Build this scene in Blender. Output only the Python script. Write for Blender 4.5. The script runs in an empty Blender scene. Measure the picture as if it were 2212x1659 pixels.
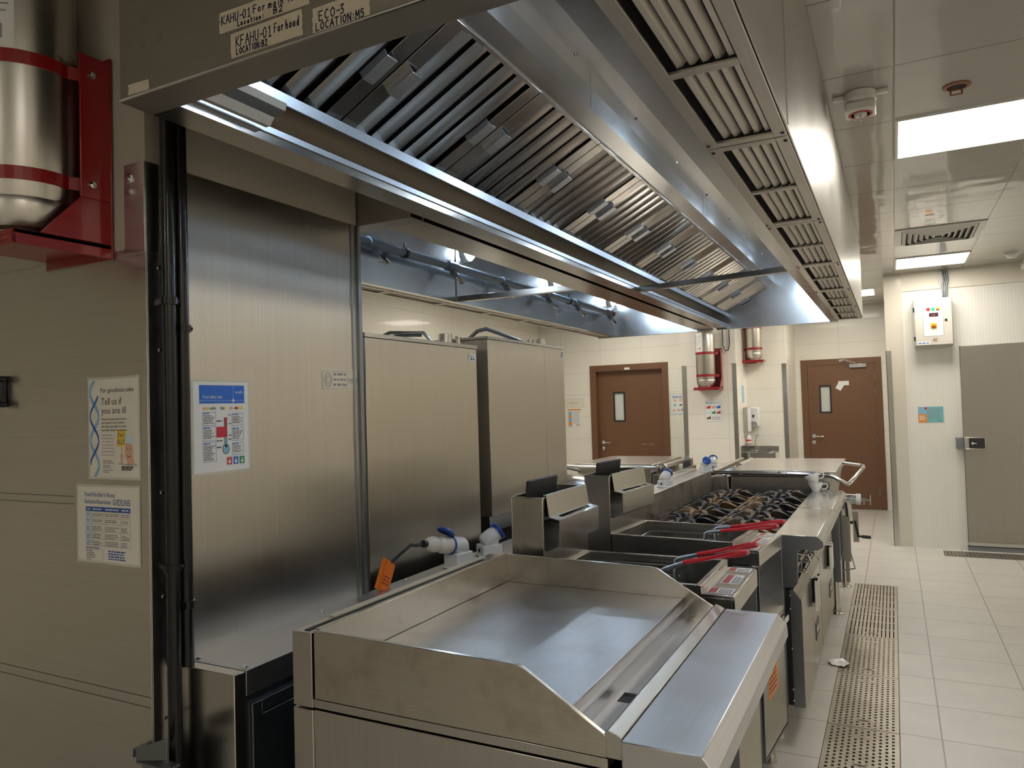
import bpy, bmesh, math, random
from mathutils import Vector, Matrix
random.seed(7)
S = bpy.context.scene
COL = S.collection
# ------------------------------------------------------------------ camera, world, exposure
def make_camera():
    f, yw, p, r = 1592.584, 0.476959, 0.03103037, -0.02941172      # focal in px of a 2212 px wide frame, yaw, pitch, roll
    F = Vector((-math.sin(yw)*math.cos(p), math.cos(yw)*math.cos(p), math.sin(p)))
    R0 = Vector((math.cos(yw), math.sin(yw), 0)); U0 = R0.cross(F)
    R = math.cos(r)*R0 + math.sin(r)*U0; U = R.cross(F)
    cd = bpy.data.cameras.new('camera'); cd.sensor_fit = 'HORIZONTAL'; cd.sensor_width = 36
    cd.lens = f/2212*36; cd.clip_start = 0.02; cd.clip_end = 100
    o = bpy.data.objects.new('camera', cd); COL.objects.link(o)
    o.matrix_world = Matrix(((R.x, U.x, -F.x, 0), (R.y, U.y, -F.y, 0), (R.z, U.z, -F.z, 1.55), (0, 0, 0, 1)))
    S.camera = o
make_camera()
W = bpy.data.worlds.new('world'); S.world = W; W.use_nodes = True
W.node_tree.nodes['Background'].inputs[0].default_value = (.9, .85, .75, 1)
W.node_tree.nodes['Background'].inputs[1].default_value = 0.05
S.view_settings.view_transform = 'Standard'; S.view_settings.look = 'None'
S.view_settings.gamma = 1; S.view_settings.use_curve_mapping = False
S.view_settings.exposure = 1.0
S.cycles.sample_clamp_indirect = 2.5
S.cycles.max_bounces = 4; S.cycles.diffuse_bounces = 2; S.cycles.glossy_bounces = 3; S.cycles.transmission_bounces = 2
S.cycles.use_adaptive_sampling = True; S.cycles.adaptive_threshold = .05
PANEL_E = 9.0          # ceiling panels
HOOD_E = 66.0          # bulkhead lamps in the hoods
WARM = (1.0, .945, .86); COOL = (.64, .81, 1.0)

# ------------------------------------------------------------------ materials
def new_mat(name):
    m = bpy.data.materials.new(name); m.use_nodes = True
    nt = m.node_tree; b = nt.nodes['Principled BSDF']
    return m, nt, b
def N(nt, t, **kw):
    n = nt.nodes.new(t)
    for k, v in kw.items(): setattr(n, k, v)
    return n
def plain(name, col, rough=.5, metal=0., coat=0., spec=.5, noise=0., nscale=8., bump=0., bscale=60.):
    m, nt, b = new_mat(name)
    b.inputs['Base Color'].default_value = (*col, 1); b.inputs['Roughness'].default_value = rough
    b.inputs['Metallic'].default_value = metal; b.inputs['Specular IOR Level'].default_value = spec
    if coat: b.inputs['Coat Weight'].default_value = coat; b.inputs['Coat Roughness'].default_value = .08
    tc = N(nt, 'ShaderNodeTexCoord')
    nz = N(nt, 'ShaderNodeTexNoise'); nz.inputs['Scale'].default_value = nscale; nz.inputs['Detail'].default_value = 2
    nt.links.new(tc.outputs['Object'], nz.inputs['Vector'])
    k = noise if noise else .06
    rp = N(nt, 'ShaderNodeMapRange'); rp.inputs['To Min'].default_value = 1-k; rp.inputs['To Max'].default_value = 1+k*.6
    nt.links.new(nz.outputs['Fac'], rp.inputs['Value'])
    mx = N(nt, 'ShaderNodeVectorMath', operation='SCALE'); mx.inputs[0].default_value = col
    nt.links.new(rp.outputs[0], mx.inputs['Scale']); nt.links.new(mx.outputs[0], b.inputs['Base Color'])
    if bump:
        n2 = N(nt, 'ShaderNodeTexNoise'); n2.inputs['Scale'].default_value = bscale; n2.inputs['Detail'].default_value = 3
        nt.links.new(tc.outputs['Object'], n2.inputs['Vector'])
        bp = N(nt, 'ShaderNodeBump'); bp.inputs['Strength'].default_value = bump; bp.inputs['Distance'].default_value = .004
        nt.links.new(n2.outputs['Fac'], bp.inputs['Height']); nt.links.new(bp.outputs[0], b.inputs['Normal'])
    return m
def steel(name, grain=(3, 3, 300), col=(.60, .575, .53), rough=.27, wave=.0, stain=0., staincol=(.20, .13, .07), smudge=.05, wscale=2.2, aniso=0., rot=0.):
    """brushed stainless: fine grain stretched across the small-scale axes, soft smudges in the gloss"""
    m, nt, b = new_mat(name)
    L = nt.links.new
    b.inputs['Metallic'].default_value = 1
    tc = N(nt, 'ShaderNodeTexCoord')
    mp = N(nt, 'ShaderNodeMapping'); mp.inputs['Scale'].default_value = grain; L(tc.outputs['Object'], mp.inputs['Vector'])
    g = N(nt, 'ShaderNodeTexNoise'); g.inputs['Scale'].default_value = 1; g.inputs['Detail'].default_value = 1
    L(mp.outputs[0], g.inputs['Vector'])
    s = N(nt, 'ShaderNodeTexNoise'); s.inputs['Scale'].default_value = 3.5; s.inputs['Detail'].default_value = 2; s.inputs['Roughness'].default_value = .6
    L(tc.outputs['Object'], s.inputs['Vector'])
    rr = N(nt, 'ShaderNodeMapRange'); rr.inputs['From Min'].default_value = .3; rr.inputs['From Max'].default_value = .7
    rr.inputs['To Min'].default_value = rough-smudge*.5; rr.inputs['To Max'].default_value = rough+smudge
    L(s.outputs['Fac'], rr.inputs['Value']); L(rr.outputs[0], b.inputs['Roughness'])
    cr = N(nt, 'ShaderNodeMapRange'); cr.inputs['To Min'].default_value = .90; cr.inputs['To Max'].default_value = 1.06
    L(g.outputs['Fac'], cr.inputs['Value'])
    cv = N(nt, 'ShaderNodeVectorMath', operation='SCALE'); cv.inputs[0].default_value = col; L(cr.outputs[0], cv.inputs['Scale'])
    out = cv.outputs[0]
    if stain:
        t = N(nt, 'ShaderNodeTexNoise'); t.inputs['Scale'].default_value = 6; t.inputs['Detail'].default_value = 4; t.inputs['Roughness'].default_value = .65
        L(tc.outputs['Object'], t.inputs['Vector'])
        tr = N(nt, 'ShaderNodeMapRange'); tr.inputs['From Min'].default_value = .5; tr.inputs['From Max'].default_value = .75; tr.inputs['To Max'].default_value = stain
        L(t.outputs['Fac'], tr.inputs['Value'])
        mx = N(nt, 'ShaderNodeMix', data_type='RGBA'); mx.inputs['B'].default_value = (*staincol, 1)
        L(tr.outputs[0], mx.inputs['Factor']); L(out, mx.inputs['A']); out = mx.outputs['Result']
    L(out, b.inputs['Base Color'])
    if aniso:
        tg = N(nt, 'ShaderNodeTangent', direction_type='RADIAL', axis='Z'); L(tg.outputs[0], b.inputs['Tangent'])
        b.inputs['Anisotropic'].default_value = aniso; b.inputs['Anisotropic Rotation'].default_value = rot
    if wave:
        w = N(nt, 'ShaderNodeTexNoise'); w.inputs['Scale'].default_value = wscale; w.inputs['Detail'].default_value = 1
        L(tc.outputs['Object'], w.inputs['Vector'])
        b2 = N(nt, 'ShaderNodeBump'); b2.inputs['Strength'].default_value = wave; b2.inputs['Distance'].default_value = .02
        L(w.outputs['Fac'], b2.inputs['Height']); L(b2.outputs[0], b.inputs['Normal'])
    return m
def emit(name, col, strength):
    m = bpy.data.materials.new(name); m.use_nodes = True; nt = m.node_tree
    b = nt.nodes['Principled BSDF']; b.inputs['Base Color'].default_value = (*[c*.5 for c in col], 1)
    b.inputs['Emission Color'].default_value = (*col, 1); b.inputs['Emission Strength'].default_value = strength
    return m
def gridded(name, col, line, ua, va, du, dv, u0, v0, lw, rough=.4, coat=0., metal=0., cell=.05, mottle=.05, bump=.3, wave=0., perf=0.):
    """tiles / panels: joint lines every du along axis ua and dv along axis va (world axes), each tile a slightly different tone"""
    m, nt, b = new_mat(name); L = nt.links.new
    b.inputs['Roughness'].default_value = rough; b.inputs['Metallic'].default_value = metal
    if coat: b.inputs['Coat Weight'].default_value = coat; b.inputs['Coat Roughness'].default_value = .05
    tc = N(nt, 'ShaderNodeTexCoord'); sp = N(nt, 'ShaderNodeSeparateXYZ'); L(tc.outputs['Object'], sp.inputs[0])
    def mth(op, a, bv=None):
        n = N(nt, 'ShaderNodeMath', operation=op)
        for i, v in enumerate((a, bv)):
            if v is None: continue
            if isinstance(v, (int, float)): n.inputs[i].default_value = v
            else: L(v, n.inputs[i])
        return n.outputs[0]
    masks = []; cells = []
    for ax, d, o in ((ua, du, u0), (va, dv, v0)):
        if not d: continue
        q = mth('DIVIDE', mth('SUBTRACT', sp.outputs['XYZ'.index(ax)], o), d)
        cells.append(mth('FLOOR', q))
        e = mth('ABSOLUTE', mth('SUBTRACT', mth('FRACT', q), .5))
        mr = N(nt, 'ShaderNodeMapRange'); mr.inputs['From Min'].default_value = .5-lw/d*1.3; mr.inputs['From Max'].default_value = .5-lw/d*.5
        L(e, mr.inputs['Value']); masks.append(mr.outputs[0])
    mk = masks[0] if len(masks) == 1 else mth('MAXIMUM', masks[0], masks[1])
    cb = N(nt, 'ShaderNodeCombineXYZ')
    for i, c in enumerate(cells): L(c, cb.inputs[i])
    wn = N(nt, 'ShaderNodeTexWhiteNoise'); L(cb.outputs[0], wn.inputs['Vector'])
    nz = N(nt, 'ShaderNodeTexNoise'); nz.inputs['Scale'].default_value = 5; nz.inputs['Detail'].default_value = 4; L(tc.outputs['Object'], nz.inputs['Vector'])
    v = mth('ADD', mth('MULTIPLY', mth('SUBTRACT', wn.outputs['Value'], .5), cell), mth('MULTIPLY', mth('SUBTRACT', nz.outputs['Fac'], .5), mottle*2))
    v = mth('ADD', v, 1.)
    sc = N(nt, 'ShaderNodeVectorMath', operation='SCALE'); sc.inputs[0].default_value = col; L(v, sc.inputs['Scale'])
    mx = N(nt, 'ShaderNodeMix', data_type='RGBA'); mx.inputs['B'].default_value = (*line, 1)
    L(mk, mx.inputs['Factor']); L(sc.outputs[0], mx.inputs['A']); L(mx.outputs['Result'], b.inputs['Base Color'])
    bp = N(nt, 'ShaderNodeBump', invert=True); bp.inputs['Strength'].default_value = bump; bp.inputs['Distance'].default_value = .003
    L(mk, bp.inputs['Height']); last = bp
    if wave:
        w = N(nt, 'ShaderNodeTexNoise'); w.inputs['Scale'].default_value = 3.; w.inputs['Detail'].default_value = 1.5; L(tc.outputs['Object'], w.inputs['Vector'])
        b2 = N(nt, 'ShaderNodeBump'); b2.inputs['Strength'].default_value = wave; b2.inputs['Distance'].default_value = .02
        L(w.outputs['Fac'], b2.inputs['Height']); L(last.outputs[0], b2.inputs['Normal']); last = b2
        if coat: L(last.outputs[0], b.inputs['Coat Normal'])
    L(last.outputs[0], b.inputs['Normal'])
    return m
VERT = (220, 220, 2.); HOR = (2., 2., 260); LONGY = (240, 2., 240); LONGX = (2., 240, 240)
M = {}
M['sheet'] = steel('brushed_steel_sheet', VERT, rough=.32, wave=.10, smudge=.05)
M['clad'] = steel('steel_cladding', VERT, rough=.32, wave=.05, wscale=1.2, aniso=.8, smudge=.05)
M['clad_left'] = steel('steel_cladding_satin', HOR, rough=.32, wave=.05, wscale=1.5, aniso=.7, rot=.25, smudge=.05)
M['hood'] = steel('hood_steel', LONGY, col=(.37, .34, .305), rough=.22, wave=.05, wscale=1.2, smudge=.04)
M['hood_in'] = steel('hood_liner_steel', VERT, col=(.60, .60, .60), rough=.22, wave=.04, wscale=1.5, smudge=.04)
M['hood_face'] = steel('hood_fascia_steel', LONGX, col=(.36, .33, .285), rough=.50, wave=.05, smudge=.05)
M['galv'] = plain('galvanised_steel', (.55, .58, .62), .38, 1, noise=.25, nscale=220)
M['filter'] = steel('filter_steel', LONGX, col=(.44, .42, .39), rough=.21, smudge=.04)
M['grille'] = steel('grille_steel', LONGY, col=(.62, .58, .52), rough=.45, smudge=.05)
M['top'] = steel('worktop_steel', LONGY, col=(.58, .58, .59), rough=.32, smudge=.06)
M['plate'] = steel('griddle_plate_steel', (90, 6, 90), col=(.48, .48, .48), rough=.315, stain=.35, staincol=(.24, .19, .15), smudge=.06)
M['guard'] = steel('griddle_guard_steel', LONGX, col=(.56, .52, .46), rough=.25, stain=.42, smudge=.02)
M['topg'] = steel('polished_worktop_steel', LONGY, col=(.58, .57, .55), rough=.17, smudge=.04)
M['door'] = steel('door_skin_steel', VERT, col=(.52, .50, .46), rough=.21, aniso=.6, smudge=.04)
M['body'] = steel('appliance_steel', VERT, col=(.55, .53, .49), rough=.24, smudge=.025)
M['bodyg'] = steel('dark_shade_steel', VERT, col=(.27, .285, .31), rough=.36, smudge=.05)  # darker steel; shade of range and fryer sides put into the colour
M['colddoor'] = steel('cold_room_door_steel', VERT, col=(.40, .37, .33), rough=.38, smudge=.05)
M['oven'] = steel('oven_steel', (260, 260, 2.), col=(.58, .54, .47), rough=.325, aniso=.8, smudge=.04)
M['lid'] = steel('pan_lid_steel', LONGY, col=(.60, .57, .52), rough=.25, smudge=.02)
M['riser'] = steel('stained_riser_steel', VERT, col=(.50, .47, .43), rough=.36, stain=.75, staincol=(.16, .09, .05), smudge=.05)
M['chrome'] = plain('polished_steel', (.72, .72, .72), .12, 1)
M['wire'] = plain('wire_steel', (.62, .60, .56), .25, 1)
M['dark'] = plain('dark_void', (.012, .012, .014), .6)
M['blackpaint'] = plain('black_gloss_paint', (.008, .008, .009), .25, coat=.15, spec=.35, bump=.15, bscale=30)
M['blackplastic'] = plain('black_plastic', (.02, .02, .022), .4)
M['blackplate'] = plain('burnt_black_plate', (.018, .018, .02), .5, .2, noise=.5, nscale=40, bump=.3)
M['cream'] = plain('cream_wall_paint', (.47, .425, .345), .55, noise=.10, nscale=5, bump=.08)
M['band'] = plain('cream_bulkhead_paint', (.80, .75, .63), .5, noise=.06)
M['tiles_y'] = gridded('wall_tiles_cross', (.86, .82, .715), (.69, .65, .56), 'X', 'Z', .60, .31, -.05, .14, .003, rough=.30, coat=.2, cell=.03, mottle=.03)
M['tiles_x'] = gridded('wall_tiles_long', (.86, .81, .68), (.69, .64, .53), 'Y', 'Z', .60, .31, .2, .14, .003, rough=.30, coat=.2, cell=.03, mottle=.03)
M['floor'] = gridded('floor_tiles', (.60, .565, .505), (.30, .28, .25), 'X', 'Y', .407, .404, .132, 3.85, .0035, rough=.34, cell=.05, mottle=.11, bump=.25)
M['ceil'] = gridded('ceiling_metal_tiles', (.42, .40, .355), (.12, .11, .09), 'X', 'Y', .61, .632, .05, 3.155, .004, rough=.40, coat=1., cell=.05, mottle=.05, bump=.6, wave=.30)
M['panelwall'] = gridded('insulated_panel', (.86, .84, .76), (.79, .77, .69), 'X', 'Z', .028, 0, 0, 0, .002, rough=.35, cell=.02, mottle=.02, bump=.2)
M['white'] = plain('white_plastic', (.82, .80, .76), .35, coat=.2)
M['ivory'] = plain('ivory_plastic', (.80, .75, .64), .35)
M['enamel'] = plain('cream_enamel', (.62, .59, .51), .35, coat=.2)
M['blue'] = plain('blue_plastic', (.02, .08, .40), .3, coat=.3)
M['orange'] = plain('orange_tape', (.85, .20, .02), .45)
M['orangelabel'] = plain('orange_label', (.80, .27, .06), .5)
M['red'] = plain('red_paint', (.29, .008, .010), .32, coat=.4, noise=.2)
M['redgrip'] = plain('red_rubber', (.62, .015, .03), .28, coat=.4)
M['redlabel'] = plain('red_print', (.42, .05, .03), .5)
M['brown'] = plain('brown_door_paint', (.170, .080, .038), .42, noise=.08)
M['iron'] = None
M['paper'] = plain('white_paper', (.84, .83, .80), .5, coat=.35)
M['paperwarm'] = plain('warm_paper', (.84, .80, .70), .5, coat=.35)
M['laminate'] = plain('laminate_edge', (.62, .60, .52), .25, coat=.6)
M['tape'] = plain('masking_tape', (.62, .54, .41), .6, noise=.12, nscale=90)
M['ink'] = plain('blue_black_ink', (.012, .016, .06), .6)
M['print'] = plain('dark_print', (.06, .06, .07), .6)
M['printgrey'] = plain('grey_print', (.30, .30, .32), .6)
M['printblue'] = plain('blue_print', (.03, .12, .42), .5)
M['lightblue'] = plain('light_blue_print', (.26, .50, .68), .5)
M['paleblue'] = plain('pale_blue_print', (.62, .76, .84), .5)
M['headerblue'] = plain('header_blue_print', (.02, .15, .62), .45)
M['yellow'] = plain('yellow_print', (.82, .58, .10), .5)
M['skin'] = plain('printed_peach', (.78, .46, .32), .5)
M['orangeprint'] = plain('orange_print', (.82, .30, .05), .5)
M['teal'] = plain('teal_print', (.20, .52, .55), .5)
M['green'] = plain('green_print', (.03, .30, .12), .5)
M['redprint'] = plain('bright_red_print', (.60, .03, .05), .5)
M['glasswhite'] = plain('vision_glass', (.62, .66, .60), .10, coat=.6)
M['ceramic'] = plain('white_porcelain', (.84, .83, .80), .14, coat=.5)
M['copper'] = plain('copper_ring', (.30, .12, .08), .4, .5)
M['panel_on'] = emit('lit_ceiling_panel', WARM, PANEL_E)
M['bulb'] = emit('lit_bulkhead_glass', COOL, HOOD_E)
M['led_red'] = emit('red_lamp', (.8, .012, .01), 1.0); M['led_green'] = emit('green_lamp', (.01, .55, .20), .9); M['led_amber'] = plain('amber_lamp', (.75, .35, .02), .3)
def iron():
    m, nt, b = new_mat('burnt_cast_iron'); L = nt.links.new
    tc = N(nt, 'ShaderNodeTexCoord'); nz = N(nt, 'ShaderNodeTexNoise'); nz.inputs['Scale'].default_value = 7; nz.inputs['Detail'].default_value = 4
    gm = N(nt, 'ShaderNodeNewGeometry'); L(gm.outputs['Position'], nz.inputs['Vector'])
    cr = N(nt, 'ShaderNodeValToRGB'); e = cr.color_ramp.elements
    e[0].position = .40; e[0].color = (.034, .034, .037, 1); e[1].position = .62; e[1].color = (.26, .16, .08, 1)
    e2 = cr.color_ramp.elements.new(.50); e2.color = (.07, .060, .052, 1)
    L(nz.outputs['Fac'], cr.inputs[0]); L(cr.outputs[0], b.inputs['Base Color'])
    b.inputs['Roughness'].default_value = .55; b.inputs['Metallic'].default_value = .25
    return m
M['iron'] = iron()

# ------------------------------------------------------------------ mesh building
class MB:
    def __init__(s): s.v = []; s.f = []
    def add(s, vs, fs):
        n = len(s.v); s.v += [tuple(v) for v in vs]; s.f += [tuple(i+n for i in f) for f in fs]; return s
    def hexa(s, p):
        return s.add(p, [(0, 3, 2, 1), (4, 5, 6, 7), (0, 1, 5, 4), (1, 2, 6, 5), (2, 3, 7, 6), (3, 0, 4, 7)])
    def box(s, x0, x1, y0, y1, z0, z1):
        return s.hexa([(x0, y0, z0), (x1, y0, z0), (x1, y1, z0), (x0, y1, z0), (x0, y0, z1), (x1, y0, z1), (x1, y1, z1), (x0, y1, z1)])
    def obox(s, c, u, v, w, a, b, d):
        """oriented box: centre c, unit axes u,v,w and half sizes a,b,d"""
        c, u, v, w = map(Vector, (c, u, v, w))
        P = lambda i, j, k: c+u*(i*a)+v*(j*b)+w*(k*d)
        return s.hexa([P(-1, -1, -1), P(1, -1, -1), P(1, 1, -1), P(-1, 1, -1), P(-1, -1, 1), P(1, -1, 1), P(1, 1, 1), P(-1, 1, 1)])
    def prism(s, pts, pl, a, b):
        def P(p, t):
            return {'xz': (p[0], t, p[1]), 'yz': (t, p[0], p[1]), 'xy': (p[0], p[1], t)}[pl]
        n = len(pts)
        return s.add([P(p, a) for p in pts]+[P(p, b) for p in pts], [tuple(range(n-1, -1, -1)), tuple(range(n, 2*n))]+[(i, (i+1) % n, (i+1) % n+n, i+n) for i in range(n)])
    def fold(s, pts, th, pl, a, b):
        """a folded sheet of thickness th whose section is the open polyline pts"""
        q = [Vector(p) for p in pts]; off = []
        for i in range(len(q)):
            d1 = (q[i]-q[i-1]).normalized() if i else None
            d2 = (q[i+1]-q[i]).normalized() if i < len(q)-1 else None
            n1 = Vector((-d1.y, d1.x)) if d1 else None; n2 = Vector((-d2.y, d2.x)) if d2 else None
            if n1 is None: n = n2
            elif n2 is None: n = n1
            else:
                n = n1+n2; n = n/max(.3, n.dot(n1)) if n.length > 1e-6 else n1
            off.append(q[i]+n*th)
        for i in range(len(q)-1):
            s.prism([q[i], q[i+1], off[i+1], off[i]], pl, a, b)
        return s
    def tube(s, pts, r, n=10, closed=False):
        P = [Vector(p) for p in pts]; m = len(P); rs = r if isinstance(r, (list, tuple)) else [r]*m
        t0 = (P[1]-P[0]).normalized(); up = Vector((0, 0, 1)) if abs(t0.z) < .9 else Vector((1, 0, 0))
        nx = t0.cross(up).normalized(); vs = []
        for i in range(m):
            a = P[i]-P[i-1] if (i or closed) else P[1]-P[0]
            b = P[(i+1) % m]-P[i] if (i < m-1 or closed) else a
            t = (a.normalized()+b.normalized()); t = t.normalized() if t.length > 1e-6 else a.normalized()
            nx = (nx-t*nx.dot(t)).normalized(); ny = t.cross(nx)
            for k in range(n):
                an = 2*math.pi*k/n; vs.append(P[i]+(nx*math.cos(an)+ny*math.sin(an))*rs[i])
        fs = []
        for i in range(m if closed else m-1):
            j = (i+1) % m
            for k in range(n): fs.append((i*n+k, i*n+(k+1) % n, j*n+(k+1) % n, j*n+k))
        if not closed: fs += [tuple(range(n-1, -1, -1)), tuple(range((m-1)*n, m*n))]
        return s.add(vs, fs)
    def cyl(s, p0, p1, r, n=16): return s.tube([p0, p1], r, n)
    def lathe(s, prof, c, ax='z', n=24, cap=True):
        c = Vector(c); A = {'z': ((1, 0, 0), (0, 1, 0), (0, 0, 1)), 'x': ((0, 1, 0), (0, 0, 1), (1, 0, 0)), 'y': ((0, 0, 1), (1, 0, 0), (0, 1, 0))}
        u, v, w = map(Vector, A[ax] if isinstance(ax, str) else ax); vs = []
        for r, h in prof:
            for k in range(n):
                an = 2*math.pi*k/n; vs.append(c+w*h+(u*math.cos(an)+v*math.sin(an))*r)
        fs = []; m = len(prof)
        for i in range(m-1):
            for k in range(n): fs.append((i*n+k, i*n+(k+1) % n, (i+1)*n+(k+1) % n, (i+1)*n+k))
        if cap: fs += [tuple(range(n-1, -1, -1)), tuple(range((m-1)*n, m*n))]
        return s.add(vs, fs)
    def frame(s, pl, a0, a1, b0, b1, w, t0, t1):
        """rectangular frame of border w"""
        for r in ((a0, a0+w, b0, b1), (a1-w, a1, b0, b1), (a0+w, a1-w, b0, b0+w), (a0+w, a1-w, b1-w, b1)):
            if pl == 'xy': s.box(r[0], r[1], r[2], r[3], t0, t1)
            elif pl == 'xz': s.box(r[0], r[1], t0, t1, r[2], r[3])
            else: s.box(t0, t1, r[0], r[1], r[2], r[3])
        return s
    def build(s, name, mat, parent=None, bev=0., smooth=True, label=None, stuff=False):
        off = Vector((0, 0, 0)); o = parent
        while o is not None: off += o.location; o = o.parent
        me = bpy.data.meshes.new(name)
        me.from_pydata([tuple(Vector(v)-off) for v in s.v], [], s.f)
        bm = bmesh.new(); bm.from_mesh(me); bmesh.ops.recalc_face_normals(bm, faces=bm.faces); bm.to_mesh(me); bm.free()
        if smooth:
            me.polygons.foreach_set('use_smooth', [True]*len(me.polygons)); me.set_sharp_from_angle(angle=.6)
        me.materials.append(mat if not isinstance(mat, str) else M[mat])
        ob = bpy.data.objects.new(name, me); COL.objects.link(ob)
        if parent is not None: ob.parent = parent
        if bev:
            md = ob.modifiers.new('bevel', 'BEVEL'); md.width = bev; md.segments = 2; md.limit_method = 'ANGLE'; md.angle_limit = .6
        if label: ob['label'] = label
        if stuff: ob['kind'] = 'stuff'
        return ob
def tag(o, label, cat, group=None):
    o['label'] = label; o['category'] = cat
    if group: o['group'] = group
    return o
def T(name, label, cat, loc, group=None):
    o = bpy.data.objects.new(name, None); COL.objects.link(o); o.location = loc; o.empty_display_size = .05
    bpy.context.view_layer.update()
    return tag(o, label, cat, group)
def struct(o): o['kind'] = 'structure'; return o
def SE(name, loc):
    o = bpy.data.objects.new(name, None); COL.objects.link(o); o.location = loc; return struct(o)
def copy_tree(o, parent=None):
    c = o.copy(); COL.objects.link(c)
    if parent is not None: c.parent = parent
    for ch in list(o.children): copy_tree(ch, c)
    return c
# ---- flat printed matter: a sheet with its own 2-D frame
_tc = {}
def text2d(t):
    if t not in _tc:
        cu = bpy.data.curves.new('t', 'FONT'); cu.body = t; cu.size = 1; cu.resolution_u = 2
        ob = bpy.data.objects.new('t', cu); COL.objects.link(ob)
        bpy.context.view_layer.update()
        me = bpy.data.meshes.new_from_object(ob)
        vs = [(v.co.x, v.co.y) for v in me.vertices]; fs = [tuple(p.vertices) for p in me.polygons]
        bpy.data.objects.remove(ob); bpy.data.curves.remove(cu); bpy.data.meshes.remove(me)
        _tc[t] = (vs, fs)
    return _tc[t]
HAND = {'K': [[(0, 0), (0, 1)], [(.55, 1), (.05, .45), (.6, 0)]], 'A': [[(0, 0), (.3, 1), (.6, 0)], [(.12, .38), (.5, .38)]], 'H': [[(0, 0), (0, 1)], [(.55, 0), (.55, 1)], [(0, .5), (.55, .52)]],
        'U': [[(0, 1), (.02, .2), (.2, 0), (.4, .08), (.5, .3), (.52, 1)]], '-': [[(.05, .45), (.45, .48)]], '0': [[(.3, 1), (.08, .8), (.02, .4), (.2, 0), (.42, .1), (.52, .5), (.45, .9), (.3, 1)]],
        '1': [[(.1, .8), (.3, 1), (.3, 0)], [(.1, 0), (.5, 0)]], 'F': [[(0, 0), (0, 1), (.5, 1)], [(0, .52), (.4, .54)]], 'o': [[(.22, .55), (.04, .4), (.03, .15), (.2, 0), (.38, .12), (.4, .4), (.22, .55)]],
        'r': [[(.02, .55), (.05, 0)], [(.05, .32), (.18, .54), (.34, .52)]], 'm': [[(0, 0), (0, .52), (.05, .4), (.16, .54), (.24, .42), (.24, 0)], [(.24, .4), (.38, .54), (.46, .42), (.47, 0)]],
        'a': [[(.36, .5), (.12, .5), (.03, .2), (.15, 0), (.34, .14), (.38, .52), (.4, 0)]], 'i': [[(.1, .52), (.12, 0)], [(.1, .72), (.12, .76)]], 'n': [[(0, 0), (0, .52)], [(0, .36), (.16, .54), (.3, .42), (.32, 0)]],
        'L': [[(0, 1), (0, 0), (.48, .02)]], 'c': [[(.36, .46), (.2, .56), (.04, .3), (.16, .02), (.36, .08)]], 't': [[(.16, .9), (.16, .08), (.32, 0)], [(.0, .6), (.34, .62)]], ':': [[(.1, .62), (.13, .68)], [(.1, .18), (.13, .24)]],
        'B': [[(0, 0), (0, 1), (.38, .94), (.4, .66), (.05, .54), (.46, .42), (.46, .1), (0, 0)]], '2': [[(.03, .78), (.2, 1), (.44, .86), (.4, .56), (.0, .02), (.5, .04)]], 'h': [[(0, 0), (0, 1)], [(0, .36), (.18, .55), (.32, .42), (.34, 0)]],
        'd': [[(.36, .4), (.18, .54), (.03, .26), (.16, .0), (.36, .14)], [(.38, 1), (.38, 0)]], 'E': [[(.5, 1), (0, 1), (0, 0), (.5, 0)], [(0, .52), (.4, .52)]], 'C': [[(.5, .86), (.3, 1), (.05, .72), (.04, .28), (.25, 0), (.5, .12)]],
        'O': [[(.3, 1), (.05, .75), (.03, .28), (.26, 0), (.5, .2), (.54, .7), (.3, 1)]], '3': [[(.04, .94), (.45, 1), (.2, .58), (.46, .4), (.38, .06), (.02, .04)]], 'T': [[(0, 1), (.6, 1)], [(.3, 1), (.3, 0)]],
        'I': [[(.2, 1), (.2, 0)]], 'N': [[(0, 0), (0, 1), (.5, 0), (.5, 1)]], 'M': [[(0, 0), (.05, 1), (.3, .35), (.55, 1), (.6, 0)]], '5': [[(.48, 1), (.08, 1), (.05, .6), (.4, .6), (.46, .25), (.3, 0), (.02, .06)]], ' ': []}
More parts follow.
